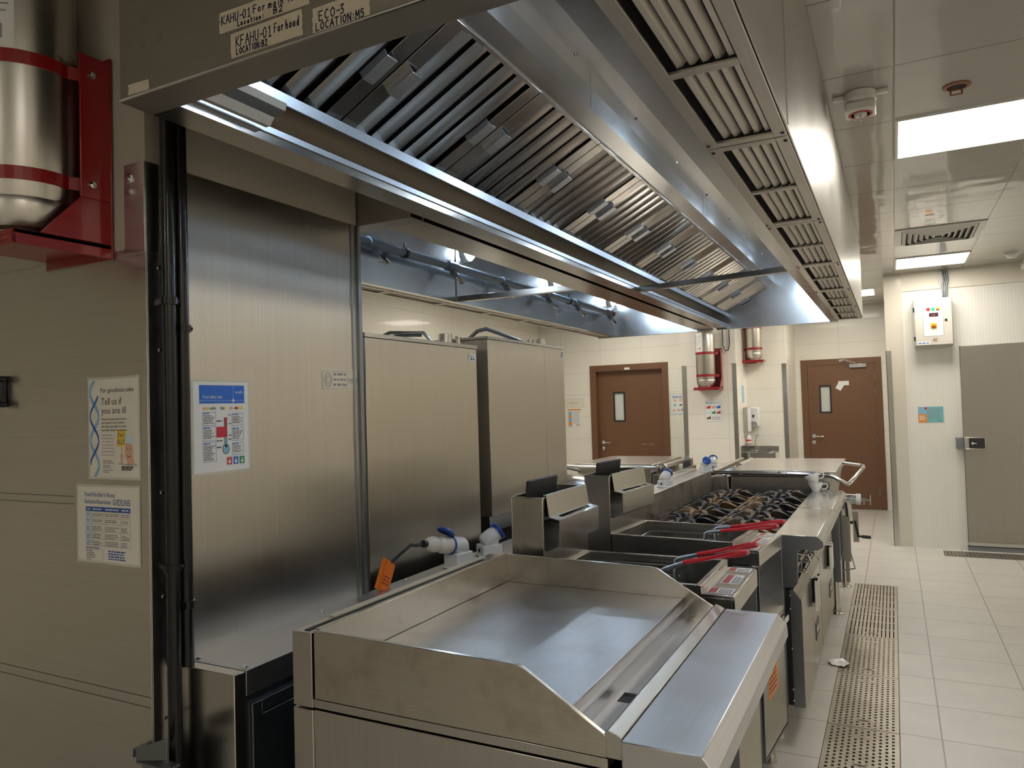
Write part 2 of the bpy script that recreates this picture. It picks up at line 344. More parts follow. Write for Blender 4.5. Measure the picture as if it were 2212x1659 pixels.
class Sheet:
    def __init__(s, o, u, v): s.o = Vector(o); s.u = Vector(u).normalized(); s.v = Vector(v).normalized(); s.n = s.u.cross(s.v)
    def P(s, x, y, l=0.): return s.o+s.u*x+s.v*y+s.n*l
    def rect(s, mb, x0, y0, x1, y1, l=.0004): return s.poly(mb, [(x0, y0), (x1, y0), (x1, y1), (x0, y1)], l)
    def poly(s, mb, pts, l=.0004): mb.add([s.P(x, y, l) for x, y in pts], [tuple(range(len(pts)))]); return mb
    def disc(s, mb, x, y, rx, ry=None, l=.0004, n=20): return s.poly(mb, [(x+rx*math.cos(2*math.pi*i/n), y+(ry or rx)*math.sin(2*math.pi*i/n)) for i in range(n)], l)
    def slab(s, mb, x0, y0, x1, y1, t): mb.hexa([s.P(x, y, l) for l in (0, t) for x, y in ((x0, y0), (x1, y0), (x1, y1), (x0, y1))]); return mb
    def line(s, mb, pts, w, l=.0005):
        for (x0, y0), (x1, y1) in zip(pts[:-1], pts[1:]):
            dx, dy = x1-x0, y1-y0; d = math.hypot(dx, dy) or 1; ex, ey = dx/d*w*.4, dy/d*w*.4; nx, ny = -dy/d*w/2, dx/d*w/2
            s.poly(mb, [(x0-ex+nx, y0-ey+ny), (x0-ex-nx, y0-ey-ny), (x1+ex-nx, y1+ey-ny), (x1+ex+nx, y1+ey+ny)], l)
        return mb
    def text(s, mb, t, x, y, h, l=.0006, width=None, center=False, bold=0):
        vs, fs = text2d(t)
        if not vs: return mb
        x0 = min(v[0] for v in vs); x1 = max(v[0] for v in vs); k = h/.73; kx = k
        if width: kx = width/max(x1-x0, 1e-4)
        ox = x-x0*kx if not center else x-(x0+x1)/2*kx
        mb.add([s.P(ox+a*kx, y+b*k, l) for a, b in vs], fs)
        return mb
    def hand(s, mb, t, x, y, h, wd, w, slope=0., l=.0008):
        adv = sum(.42 if c in 'ir:I1- ' else .68 for c in t); k = wd/adv; cx = x
        for c in t:
            for st in HAND.get(c, []):
                s.line(mb, [(cx+px*k*.82, y+(cx-x)*slope+py*h) for px, py in st], w, l)
            cx += (.42 if c in 'ir:I1- ' else .68)*k
        return mb
    def rows(s, mb, x0, x1, y, n, dy, h, ragged=.25, l=.0005):
        """lines of print too small to read: short dashes in rows"""
        for i in range(n):
            x = x0; end = x1-(x1-x0)*random.random()*ragged
            while x < end:
                w = min(end-x, h*random.uniform(1.2, 4.5)); s.rect(mb, x, y-i*dy, x+w, y-i*dy+h, l); x += w+h*.7
        return mb
FY = ((1, 0, 0), (0, 0, 1))     # frame of a sheet that faces the camera side (-Y)
FX = ((0, 1, 0), (0, 0, 1))     # frame of a sheet that faces the aisle (+X)

# ================================================================== THE SETTING
def wallY(name, x0, x1, y, mat, z0=0., z1=2.81, t=.12, holes=()):
    mb = MB(); xs = sorted({x0, x1, *[v for h in holes for v in h[:2]]})
    for a, b in zip(xs[:-1], xs[1:]):
        zs = [(z0, z1)]
        for h in holes:
            if h[0] <= a and b <= h[1]: zs = [(z0, h[2]), (h[3], z1)]
        for c, d in zs:
            if d-c > .001: mb.box(a, b, y, y+t, c, d)
    return struct(mb.build(name, mat, smooth=False))
def boxS(name, mat, *b, bev=0.): return struct(MB().box(*b).build(name, mat, bev=bev))
# floor with the two channel cut-outs
GX0, GX1, GY0, GY1 = -.346, -.036, 1.55, 6.79
def floor():
    mb = MB(); xs = [-4.72, GX0, GX1, .375, 1.62, 3.72]; ys = [-3.12, GY0, GY1, 8.21, 8.49, 11.4]
    for i in range(5):
        for j in range(5):
            if (i == 1 and j == 1) or (i == 3 and j == 3): continue
            mb.box(xs[i], xs[i+1], ys[j], ys[j+1], -.14, 0)
    struct(mb.build('floor', 'floor', smooth=False))
    for n, (a, b, c, d) in (('trim_1', (GX0, GX1, GY0, GY1)), ('trim_2', (.375, 1.62, 8.21, 8.49))):
        m = MB(); m.box(a, b, c, d, -.14, -.11)
        struct(m.build(n, 'dark'))
floor()
boxS('ceiling', 'ceil', -4.72, 3.72, -3.12, 11.4, 2.81, 2.93)
boxS('wall_left', 'tiles_x', -4.72, -4.60, -3.12, 9.92, 0, 2.81)
boxS('wall_right', 'tiles_x', 3.60, 3.72, -3.12, 8.72, 0, 2.81)
boxS('wall_near', 'tiles_y', -4.60, 3.60, -3.12, -3.0, 0, 2.81)
boxS('wall_wing', 'cream', -3.10, -1.652, 1.217, 2.04, 0, 2.81)
wallY('wall_store', -4.60, -2.42, 9.80, 'tiles_y', holes=((-3.815, -2.69, 0., 2.095),))
boxS('wall_column', 'tiles_y', -2.42, -1.742, 9.50, 10.32, 0, 2.81)
wallY('wall_alcove', -1.742, -1.235, 10.20, 'tiles_y', t=1.17)
wallY('wall_far', -1.235, .0, 11.25, 'tiles_y', holes=((-1.165, -.133, 0., 2.09),))
boxS('wall_return', 'tiles_x', -.05, .115, 8.60, 11.37, 0, 2.81)
wallY('wall_coldroom', .115, 3.60, 8.612, 'panelwall', 0, 2.62, holes=((.60, 1.62, 0.07, 2.03),))
boxS('wall_bulkhead', 'band', .115, 3.60, 8.600, 8.72, 2.62, 2.81)
# corner guards
boxS('trim_3', 'body', -2.425, -2.368, 9.495, 9.499, 0, 2.016)
boxS('trim_4', 'body', -1.790, -1.738, 9.495, 9.499, 0, 2.016)
boxS('trim_5', 'body', -1.285, -1.232, 10.194, 10.199, 0, 2.014)
struct(MB().box(-.056, -.004, 8.594, 8.599, 0, 2.016).box(-.056, -.051, 8.594, 8.65, 0, 2.016).build('trim_6', 'body'))
boxS('trim_7', 'bodyg', .595, 1.63, 8.56, 8.61, 0, .04)
# steel cladding of the wing wall
def cladding():
    b = MB(); b.box(-3.09, -1.648, 1.2130, 1.2165, 0.02, 1.980); b.box(-1.6515, -1.648, 1.2165, 1.262, 0.02, 1.980)
    p = struct(b.build('trim_8', 'clad_left', bev=.0012))
    m = MB()
    for z in (1.345, 1.325, .86, .835): m.box(-2.6, -1.65 if z < 1 else -1.95, 1.2124, 1.2131, z, z+.0016)
    m.build('scribed_line', 'print', p)
    for z in (1.93, 1.72, 1.36, 1.10, .8): MB().lathe([(.006, 0), (.005, .003), (0.001, .004)], (-1.648, 1.25, z), 'x', 10).build('rivet', 'chrome', p)
    b = MB(); b.box(-1.651, -1.647, 1.262, 2.026, 0.02, 2.198)
    q = struct(b.build('trim_9', 'clad', bev=.001))
    b = MB(); b.box(-1.651, -1.636, 2.026, 2.043, .02, 2.198); b.box(-1.651, -1.644, 1.998, 2.006, .02, 2.198)
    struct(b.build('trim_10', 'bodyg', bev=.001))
    b = MB(); b.box(-1.724, -1.646, 1.2095, 1.2129, 1.965, 2.195); b.box(-1.6519, -1.646, 1.2129, 1.252, 1.965, 2.195)
    c = struct(b.build('trim_11', 'clad_left', bev=.001))
    MB().lathe([(.014, 0), (.014, .002), (.007, .003), (.007, .008), (.001, .008)], (-1.702, 1.2095, 2.158), (Vector((1, 0, 0)), Vector((0, 0, 1)), Vector((0, -1, 0))), 14).build('bolt', 'chrome', c)
    # etched maker's plate with its lettering
    t = T('maker_plate', 'small etched maker plate stuck on the tall steel cladding beside the ovens', 'plate', (-1.647, 1.85, 1.66))
    s = Sheet((-1.6468, 1.842, 1.622), *FX)
    m = MB(); s.slab(m, 0, 0, .182, .070, .0012); m.build('plate', 'sheet', t)
    m = MB(); s.line(m, [(.004, .006), (.125, .006), (.125, .063), (.004, .063), (.004, .006)], .0012, .0016)
    for k in range(14):
        a, b = 2*math.pi*k/14, 2*math.pi*(k+1)/14
        for rr in (.022, .013): s.line(m, [(.03+rr*math.cos(a)*.8, .035+rr*math.sin(a)), (.03+rr*math.cos(b)*.8, .035+rr*math.sin(b))], .002, .0016)
    s.rows(m, .055, .12, .050, 1, .01, .008, 0, .0016); s.rows(m, .055, .12, .033, 1, .01, .006, 0, .0016); s.rows(m, .055, .12, .015, 1, .01, .008, 0, .0016)
    s.text(m, 'HK-B', .133, .022, .022, .0016, .043)
    m.build('etching', 'printgrey', t)
cladding()

# ================================================================== BLACK RISER PIPES
def riser(x, y, zs, lab, zb=0.):
    t = T('riser_pipe', lab, 'pipe', (x, y, zb), 'black pipes beside the steel cladding')
    MB().tube([(x, y, zb), (x, y, 2.805)], .0165, 16).build('pipe', 'blackpaint', t)
    for z in zs:
        m = MB(); m.lathe([(.017, -.009), (.0215, -.009), (.0215, .009), (.017, .009)], (x, y, z), 'z', 18)
        m.box(-1.648, x-.015, y-.006, y+.006, z-.007, z+.007); m.cyl((x+.012, y-.018, z), (x+.012, y+.018, z), .006, 10)
        m.box(x+.006, x+.018, y-.0185, y-.014, z-.008, z+.008)
        m.build('clamp', 'blackpaint', t)
riser(-1.612, 1.250, (1.842, 1.175), 'black gloss riser pipe nearer the camera, beside the left steel cladding')
riser(-1.612, 1.288, (1.775, 1.075), 'black gloss riser pipe further from the camera, touching the tall cladding sheet', .922)

# ================================================================== FRONT EXHAUST HOOD
HY0, HY1 = .97, 6.75
def front_hood():
    t = T('exhaust_hood', 'long stainless exhaust hood with baffle filters above the griddle, fryers and ranges', 'hood', (-.8, 3.8, 2.2))
    m = MB()
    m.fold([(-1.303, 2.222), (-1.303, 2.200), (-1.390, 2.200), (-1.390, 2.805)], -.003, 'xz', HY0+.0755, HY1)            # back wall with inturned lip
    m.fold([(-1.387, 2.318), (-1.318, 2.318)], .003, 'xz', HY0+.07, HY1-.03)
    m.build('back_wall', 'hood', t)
    m = MB(); m.prism([(-1.328, 2.321), (-1.290, 2.303), (-1.288, 2.330), (-1.318, 2.340)], 'xz', HY0+.07, HY1-.03)
    m.build('filter_rail', 'galv', t)
    m = MB(); m.box(-1.302, -1.298, HY0+.075, HY1-.03, 2.2215, 2.2365); m.build('lip', 'galv', t)
    m = MB(); m.prism([(-.945, 2.532), (-.880, 2.560), (-.878, 2.634), (-.884, 2.634), (-.886, 2.566), (-.947, 2.538)], 'xz', HY0+.07, HY1-.03)
    for y in (2.35, 4.02): m.box(-.8785, -.8775, y, y+.003, 2.56, 2.634)
    m.build('filter_header', 'hood_in', t)
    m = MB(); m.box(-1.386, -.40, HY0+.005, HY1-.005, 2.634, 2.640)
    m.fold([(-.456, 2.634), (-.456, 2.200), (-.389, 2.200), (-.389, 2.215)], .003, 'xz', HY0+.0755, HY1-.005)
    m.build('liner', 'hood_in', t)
    for y in (1.5, 2.1, 2.7, 3.3, 3.9, 4.5, 5.1, 5.7, 6.3): MB().lathe([(.006, 0), (.006, .004), (.002, .006)], (-.83, y, 2.634), (Vector((1, 0, 0)), Vector((0, -1, 0)), Vector((0, 0, -1))), 8).build('screw', 'chrome', t)
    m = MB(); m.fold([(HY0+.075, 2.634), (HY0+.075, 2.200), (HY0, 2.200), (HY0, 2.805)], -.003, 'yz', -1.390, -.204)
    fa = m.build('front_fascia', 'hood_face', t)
    m = MB(); m.cyl((-1.388, HY0-.001, 2.203), (-.206, HY0-.001, 2.203), .0035, 8); m.build('bottom_bead', 'chrome', fa)
    for x, z in ((-1.314, 2.354), (-1.269, 2.308), (-1.324, 2.308)): MB().lathe([(.010, 0), (.010, .0015), (.0045, .0015), (.004, .005), (.0, .005)], (x, HY0, z), (Vector((1, 0, 0)), Vector((0, 0, 1)), Vector((0, -1, 0))), 14).build('rivet', 'hood_face', fa)
    m = MB(); m.fold([(HY1-.03, 2.634), (HY1-.03, 2.190), (HY1, 2.190), (HY1, 2.805)], -.003, 'yz', -1.387, -.389); m.build('end_panel', 'hood_in', t)
    # supply plenum on the aisle side
    m = MB(); m.box(-.204, -.200, HY0, HY1-.02, 2.203, 2.805); m.box(-.2005, -.1975, 1.86, 1.875, 2.21, 2.805)
    m.box(-.389, -.204, HY1-.024, HY1-.02, 2.203, 2.64); m.box(-.389, -.385, HY0+.004, HY1-.024, 2.203, 2.805)
    m.build('supply_plenum', 'sheet', t)
    ys = [.975, 1.912, 2.890, 3.870, 4.840, 5.790, 6.725]
    for a, b in zip(ys[:-1], ys[1:]):
        g = MB(); g.frame('xy', -.400, -.206, a+.004, b-.004, .030, 2.196, 2.203); c = (a+b)/2
        g.box(-.372, -.236, c-.013, c+.013, 2.196, 2.203)
        g = g.build('air_grille', 'grille', t, bev=.0012)
        bl = MB()
        for k in range(5):
            x = -.352+k*.025
            for p, q in ((a+.036, c-.014), (c+.014, b-.036)):
                bl.fold([(x, 2.2055), (x+.010, 2.207), (x+.019, 2.216)], .0012, 'xz', p, q)
        bl.build('blade', 'grille', g)
        MB().box(-.384, -.205, a+.01, b-.01, 2.255, 2.26).build('backing', 'dark', g)
        for x in (-.392, -.214):
            for y in (a+.03, b-.03): MB().lathe([(.005, 0), (.004, .003), (.001, .003)], (x, y, 2.196), (Vector((1, 0, 0)), Vector((0, -1, 0)), Vector((0, 0, -1))), 8).build('screw', 'dark', g)
    # baffle filters, standing on a slope
    A = Vector((-1.325, 0, 2.334)); Bv = Vector((-.938, 0, 2.534)); u = (Bv-A).normalized(); nn = Vector((u.z, 0, -u.x)); L = (Bv-A).length
    for i in range(11):
        y0 = 1.035+i*.5177; y1 = y0+.514
        def P(s, y, h): return A+u*s+Vector((0, y, 0))+nn*h
        def bar(mb, s0, s1, ya, yb, h0, h1): mb.hexa([P(s0, ya, h0), P(s1, ya, h0), P(s1, yb, h0), P(s0, yb, h0), P(s0, ya, h1), P(s1, ya, h1), P(s1, yb, h1), P(s0, yb, h1)])
        fr = MB(); bar(fr, 0, .018, y0, y1, -.012, .010); bar(fr, L-.012, L, y0, y1, -.012, .010)
        bar(fr, .018, L-.012, y0+.001, y0+.058, -.004, .008); bar(fr, .018, L-.012, y1-.058, y1-.001, -.004, .008)
        fo = fr.build('baffle_filter', 'filter', t, bev=.0012)
        bf = MB()
        for k in range(5):
            a = y0+.062+k*.0795
            pr = [(a, -.002), (a+.030, .016), (a+.034, .016), (a+.060, -.002), (a+.060, -.006), (a, -.006)]
            vs = [P(.016, y, h) for y, h in pr]+[P(L-.010, y, h) for y, h in pr]; n = 6
            bf.add(vs, [tuple(range(n)), tuple(range(2*n-1, n-1, -1))]+[(j, (j+1) % n, (j+1) % n+n, j+n) for j in range(n)])
        bf.build('baffle', 'filter', fo)
        bk = MB(); bar(bk, .01, L-.006, y0+.05, y1-.05, -.030, -.026); bk.build('backing', 'dark', fo)
        for y in (y0+.052, y1-.052):
            h = MB(); s = L*.5
            for ss, dh in ((-.045, 0), (.045, 0)): pass
            bar(h, s-.045, s+.045, y-.028, y-.024, .006, .026); bar(h, s-.045, s+.045, y-.028, y+.014, .024, .028); bar(h, s-.045, s+.045, y+.011, y+.014, .014, .026)
            h.build('handle', 'galv', fo, bev=.0008)
    # bulkhead lamps under the hood roof
    for y in (1.72, 3.08, 4.44, 5.80): bulkhead((-.665, y, 2.634), Vector((0, 0, -1)), t)
    m = MB(); m.hexa([(-1.300, 4.185, 2.206), (-.458, 4.015, 2.206), (-.458, 4.055, 2.206), (-1.300, 4.225, 2.206), (-1.300, 4.185, 2.236), (-.458, 4.015, 2.236), (-.458, 4.055, 2.236), (-1.300, 4.225, 2.236)])
    m.build('brace', 'hood', t, bev=.001)
    m = MB(); m.fold([(-1.290, 2.226), (-1.276, 2.226), (-1.262, 2.244), (-1.228, 2.252), (-1.222, 2.268)], .002, 'xz', HY0+.08, HY0+.30)
    m.build('grease_tray', 'galv', t)
def bulkhead(c, d, par):
    """round caged lamp; d points out of its base"""
    c = Vector(c); d = d.normalized(); u = d.orthogonal().normalized(); v = d.cross(u); ax = (u, v, d)
    MB().lathe([(.070, 0), (.070, .018), (.062, .026), (.054, .026)], c, ax, 24).build('lamp_base', 'white', par)
    g = MB().lathe([(.055, .020), (.054, .040), (.044, .058), (.026, .068), (.0, .071)], c, ax, 12).build('lamp_glass', 'bulb', par)
    k = MB()
    for a in range(3):
        an = a*math.pi/3; w = u*math.cos(an)+v*math.sin(an)
        k.tube([c+w*(.063*math.cos(q))+d*(.020+.056*math.sin(q)) for q in [math.pi*j/10 for j in range(11)]], .003, 6)
    k.lathe([(.066, .020), (.066, .030), (.060, .030), (.060, .020)], c, ax, 24)
    k.build('lamp_cage', 'white', par)
front_hood()

# ================================================================== REAR EXHAUST HOOD
def rear_hood():
    t = T('exhaust_hood', 'second exhaust hood behind the first, above the ovens, with blue-lit liner', 'hood', (-1.95, 4.4, 2.2))
    Y0, Y1 = 2.045, 6.75
    m = MB(); m.fold([(-1.575, 2.215), (-1.575, 2.200), (-1.420, 2.200), (-1.420, 2.805)], .003, 'xz', Y0+.0755, Y1); m.build('back_wall', 'hood', t)
    m = MB(); m.fold([(Y0+.075, 2.70), (Y0+.075, 2.200), (Y0, 2.200), (Y0, 2.805)], -.003, 'yz', -2.52, -1.424); m.build('front_fascia', 'hood_face', t)
    m = MB(); m.box(-2.52, -1.424, Y0+.004, Y1-.004, 2.70, 2.706)
    m.fold([(-2.350, 2.70), (-2.350, 2.200), (-2.40, 2.200)], -.003, 'xz', Y0+.08, Y1-.03)
    for y in (3.84, 5.30): m.box(-2.3499, -2.345, y, y+.05, 2.205, 2.70)
    m.build('liner', 'hood_in', t)
    m = MB(); m.fold([(Y1-.03, 2.70), (Y1-.03, 2.190), (Y1, 2.190), (Y1, 2.805)], -.003, 'yz', -2.52, -1.424); m.build('end_panel', 'hood_in', t)
    m = MB(); m.box(-2.524, -2.52, Y0, Y1, 2.203, 2.805); m.build('supply_plenum', 'sheet', t)
    n = 8; st = (Y1-.05-Y0-.08)/n
    for i in range(n):
        a = Y0+.08+i*st; g = MB(); g.frame('xy', -2.520, -2.402, a+.004, a+st-.004, .022, 2.196, 2.203)
        g = g.build('air_grille', 'grille', t)
        b = MB()
        for k in range(3): b.box(-2.49+k*.026, -2.478+k*.026, a+.026, a+st-.026, 2.204, 2.216)
        b.build('blade', 'grille', g)
        MB().box(-2.515, -2.405, a+.01, a+st-.01, 2.24, 2.245).build('backing', 'dark', g)
    for y in (2.62, 3.96, 5.30, 6.60): bulkhead((-2.350, y, 2.534), Vector((1, 0, 0)), t)
    m = MB(); m.hexa([(-2.348, 3.87, 2.206), (-1.577, 3.88, 2.206), (-1.577, 3.92, 2.206), (-2.348, 3.91, 2.206), (-2.348, 3.87, 2.240), (-1.577, 3.88, 2.240), (-1.577, 3.92, 2.240), (-2.348, 3.91, 2.240)])
    m.build('brace', 'hood', t, bev=.001)
rear_hood()
def suppression_pipe():
    t = T('suppression_pipe', 'grey fire suppression pipe with spray nozzles running along the rear hood', 'pipe', (-2.28, 2.15, 2.386))
    M['pipegrey'] = plain('grey_blue_pipe_paint', (.16, .20, .26), .4, .3)
    m = MB(); m.cyl((-2.28, 2.13, 2.386), (-2.28, 6.36, 2.386), .024, 16); m.build('pipe', 'pipegrey', t)
    m = MB(); m.cyl((-2.28, 6.36, 2.386), (-2.28, 6.50, 2.386), .018, 12); m.cyl((-2.28, 6.47, 2.386), (-2.28, 6.50, 2.386), .027, 12); m.build('end_coupling', 'copper', t)
    for y in (2.95, 3.68, 4.35, 5.03, 5.60, 6.36):
        m = MB(); m.lathe([(.031, -.05), (.031, .05)], (-2.28, y, 2.386), 'y', 14); m.tube([(-2.28, y, 2.386), (-2.27, y, 2.345), (-2.25, y+.01, 2.325)], .019, 10)
        f = m.build('tee', 'pipegrey', t)
        m = MB(); m.tube([(-2.252, y+.008, 2.328), (-2.23, y+.02, 2.298)], .012, 10); m.tube([(-2.232, y+.02, 2.300), (-2.218, y+.03, 2.282)], .016, 8); m.tube([(-2.23, y-.03, 2.285), (-2.222, y+.06, 2.292)], .002, 6)
        m.build('nozzle', 'chrome', f)
    m = MB()
    for y in (3.21, 5.45):
        m.lathe([(.025, -.010), (.030, -.010), (.030, .010), (.025, .010)], (-2.28, y, 2.386), 'y', 14); m.cyl((-2.347, y, 2.40), (-2.30, y, 2.40), .006, 8); m.cyl((-2.28, y, 2.41), (-2.28, y, 2.44), .006, 8)
    m.build('clamp', 'blackpaint', t)
suppression_pipe()

# ================================================================== SERVICE SPINE
def spine():
    t = T('service_spine', 'low steel service spine running behind the cooking line, bolted top plate', 'counter', (-1.55, 1.28, 0))
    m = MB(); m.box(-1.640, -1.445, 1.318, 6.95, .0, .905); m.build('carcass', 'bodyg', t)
    m = MB(); m.box(-1.644, -1.44, 1.281, 1.316, .0, .921); m.build('end_cap', 'body', t, bev=.002)
    m = MB(); m.fold([(-1.646, .885), (-1.646, .919), (-1.441, .919), (-1.441, .86)], .003, 'xz', 1.317, 6.95); m.build('top_plate', 'top', t, bev=.001)
    m = MB(); m.box(-1.4405, -1.438, 1.36, 1.72, .10, .80); m.frame('yz', 1.335, 1.75, .06, .835, .03, -1.4435, -1.437); m.build('access_panel', 'bodyg', t, bev=.001)
    for y in (1.335, 1.80, 2.25, 2.9, 3.6):
        for x in (-1.628, -1.462): MB().lathe([(.008, 0), (.007, .004), (.002, .006)], (x, y, .922), 'z', 10).build('bolt', 'chrome', t)
spine()
def ledge():
    t = T('low_ledge', 'dark steel ledge with a lipped edge low behind the end of the service spine', 'ledge', (-1.62, 1.19, 0))
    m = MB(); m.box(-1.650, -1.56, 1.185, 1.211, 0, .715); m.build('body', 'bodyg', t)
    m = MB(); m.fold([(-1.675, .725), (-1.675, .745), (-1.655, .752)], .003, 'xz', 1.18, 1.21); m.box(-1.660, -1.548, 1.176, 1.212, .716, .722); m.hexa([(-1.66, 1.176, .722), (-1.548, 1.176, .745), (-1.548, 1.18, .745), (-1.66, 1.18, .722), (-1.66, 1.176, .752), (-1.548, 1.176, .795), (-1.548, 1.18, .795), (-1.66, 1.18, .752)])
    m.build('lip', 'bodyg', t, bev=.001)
ledge()

# ================================================================== GRIDDLE
def griddle():
    Y0, Y1 = 1.282, 2.208
    t = T('griddle', 'flat-top steel griddle with splash guards nearest the camera', 'griddle', (-.8, (Y0+Y1)/2, 0))
    m = MB(); m.box(-1.247, -1.190, Y0-.004, Y1, .885, 1.052); m.box(-1.247, -1.19, Y0-.004, Y1, .10, .880); m.build('back_box', 'body', t, bev=.0015)
    m = MB(); m.box(-1.246, -1.226, Y0+.12, Y1-.06, 1.0521, 1.0555); m.build('flue_strip', M['tape'], t, label='grease-spotted tan strip along the back')
    m = MB(); m.box(-1.222, -1.208, Y0+.01, Y1-.10, 1.0521, 1.0535); m.build('flue_slot', 'dark', t)
    gp = [(-1.186, .905), (-1.186, 1.058), (-.672, 1.050), (-.660, 1.047), (-.492, .946), (-.492, .905)]
    for a, b in ((Y0, Y0+.010), (Y1-.010, Y1)):
        m = MB(); m.prism(gp, 'xz', a, b); m.build('side_guard', 'guard', t, bev=.0012)
    m = MB(); m.box(-1.190, -1.176, Y0+.010, Y1-.010, .93, 1.060); m.build('back_guard', 'guard', t, bev=.0012)
    m = MB(); m.box(-1.174, -.581, Y0+.012, Y1-.012, .925, .965); m.build('plate', 'plate', t, bev=.0015)
    m = MB(); m.box(-.581, -.566, Y0+.011, Y1-.011, .905, .944)
    for r in ((-.566, -.494, Y0+.011, 1.52), (-.566, -.494, 1.575, Y1-.011), (-.566, -.555, 1.52, 1.575), (-.508, -.494, 1.52, 1.575)): m.box(*r, .905, .911)
    m.build('grease_trough', 'top', t)
    MB().box(-.5555, -.5075, 1.5195, 1.5755, .9045, .906).build('drain_hole', 'dark', t)
    m = MB(); m.prism([(-.494, .905), (-.494, .951), (-.488, .955), (-.462, .945), (-.462, .905)], 'xz', Y0+.002, Y1-.002); m.build('front_lip', 'body', t, bev=.001)
    m = MB(); m.prism([(-.461, .858), (-.461, .942), (-.316, .942), (-.293, .915), (-.291, .882), (-.299, .878)], 'xz', Y0-.004, Y1+.004); m.build('shelf', 'top', t, bev=.0018)
    m = MB(); m.box(-1.19, -.49, Y0+.002, Y1-.002, .884, .903); m.build('base_rail', 'body', t, bev=.001)
    m = MB(); m.box(-1.19, -.50, Y0+.001, Y1-.001, .12, .880); m.build('cabinet', 'body', t, bev=.0015)
    m = MB(); m.box(-.50, -.455, Y0+.002, Y1-.002, .62, .856); m.build('control_panel', 'body', t, bev=.0015)
    for k in range(3):
        y = Y0+.18+k*.28; m = MB(); m.lathe([(.024, 0), (.022, .03), (.0, .031)], (-.455, y, .78), 'x', 16); m.box(-.455, -.418, y-.005, y+.005, .757, .803); m.build('knob', 'blackplastic', t)
    m = MB(); m.fold([(-.455, .700), (-.41, .700), (-.41, .670)], .004, 'xz', Y0+.16, Y1-.36); m.build('drawer_handle', 'bodyg', t)
    for x in (-1.14, -.56):
        for y in (Y0+.06, Y1-.06): MB().lathe([(.028, .0), (.022, .01), (.020, .12)], (x, y, 0), 'z', 14).build('leg', 'body', t)
griddle()

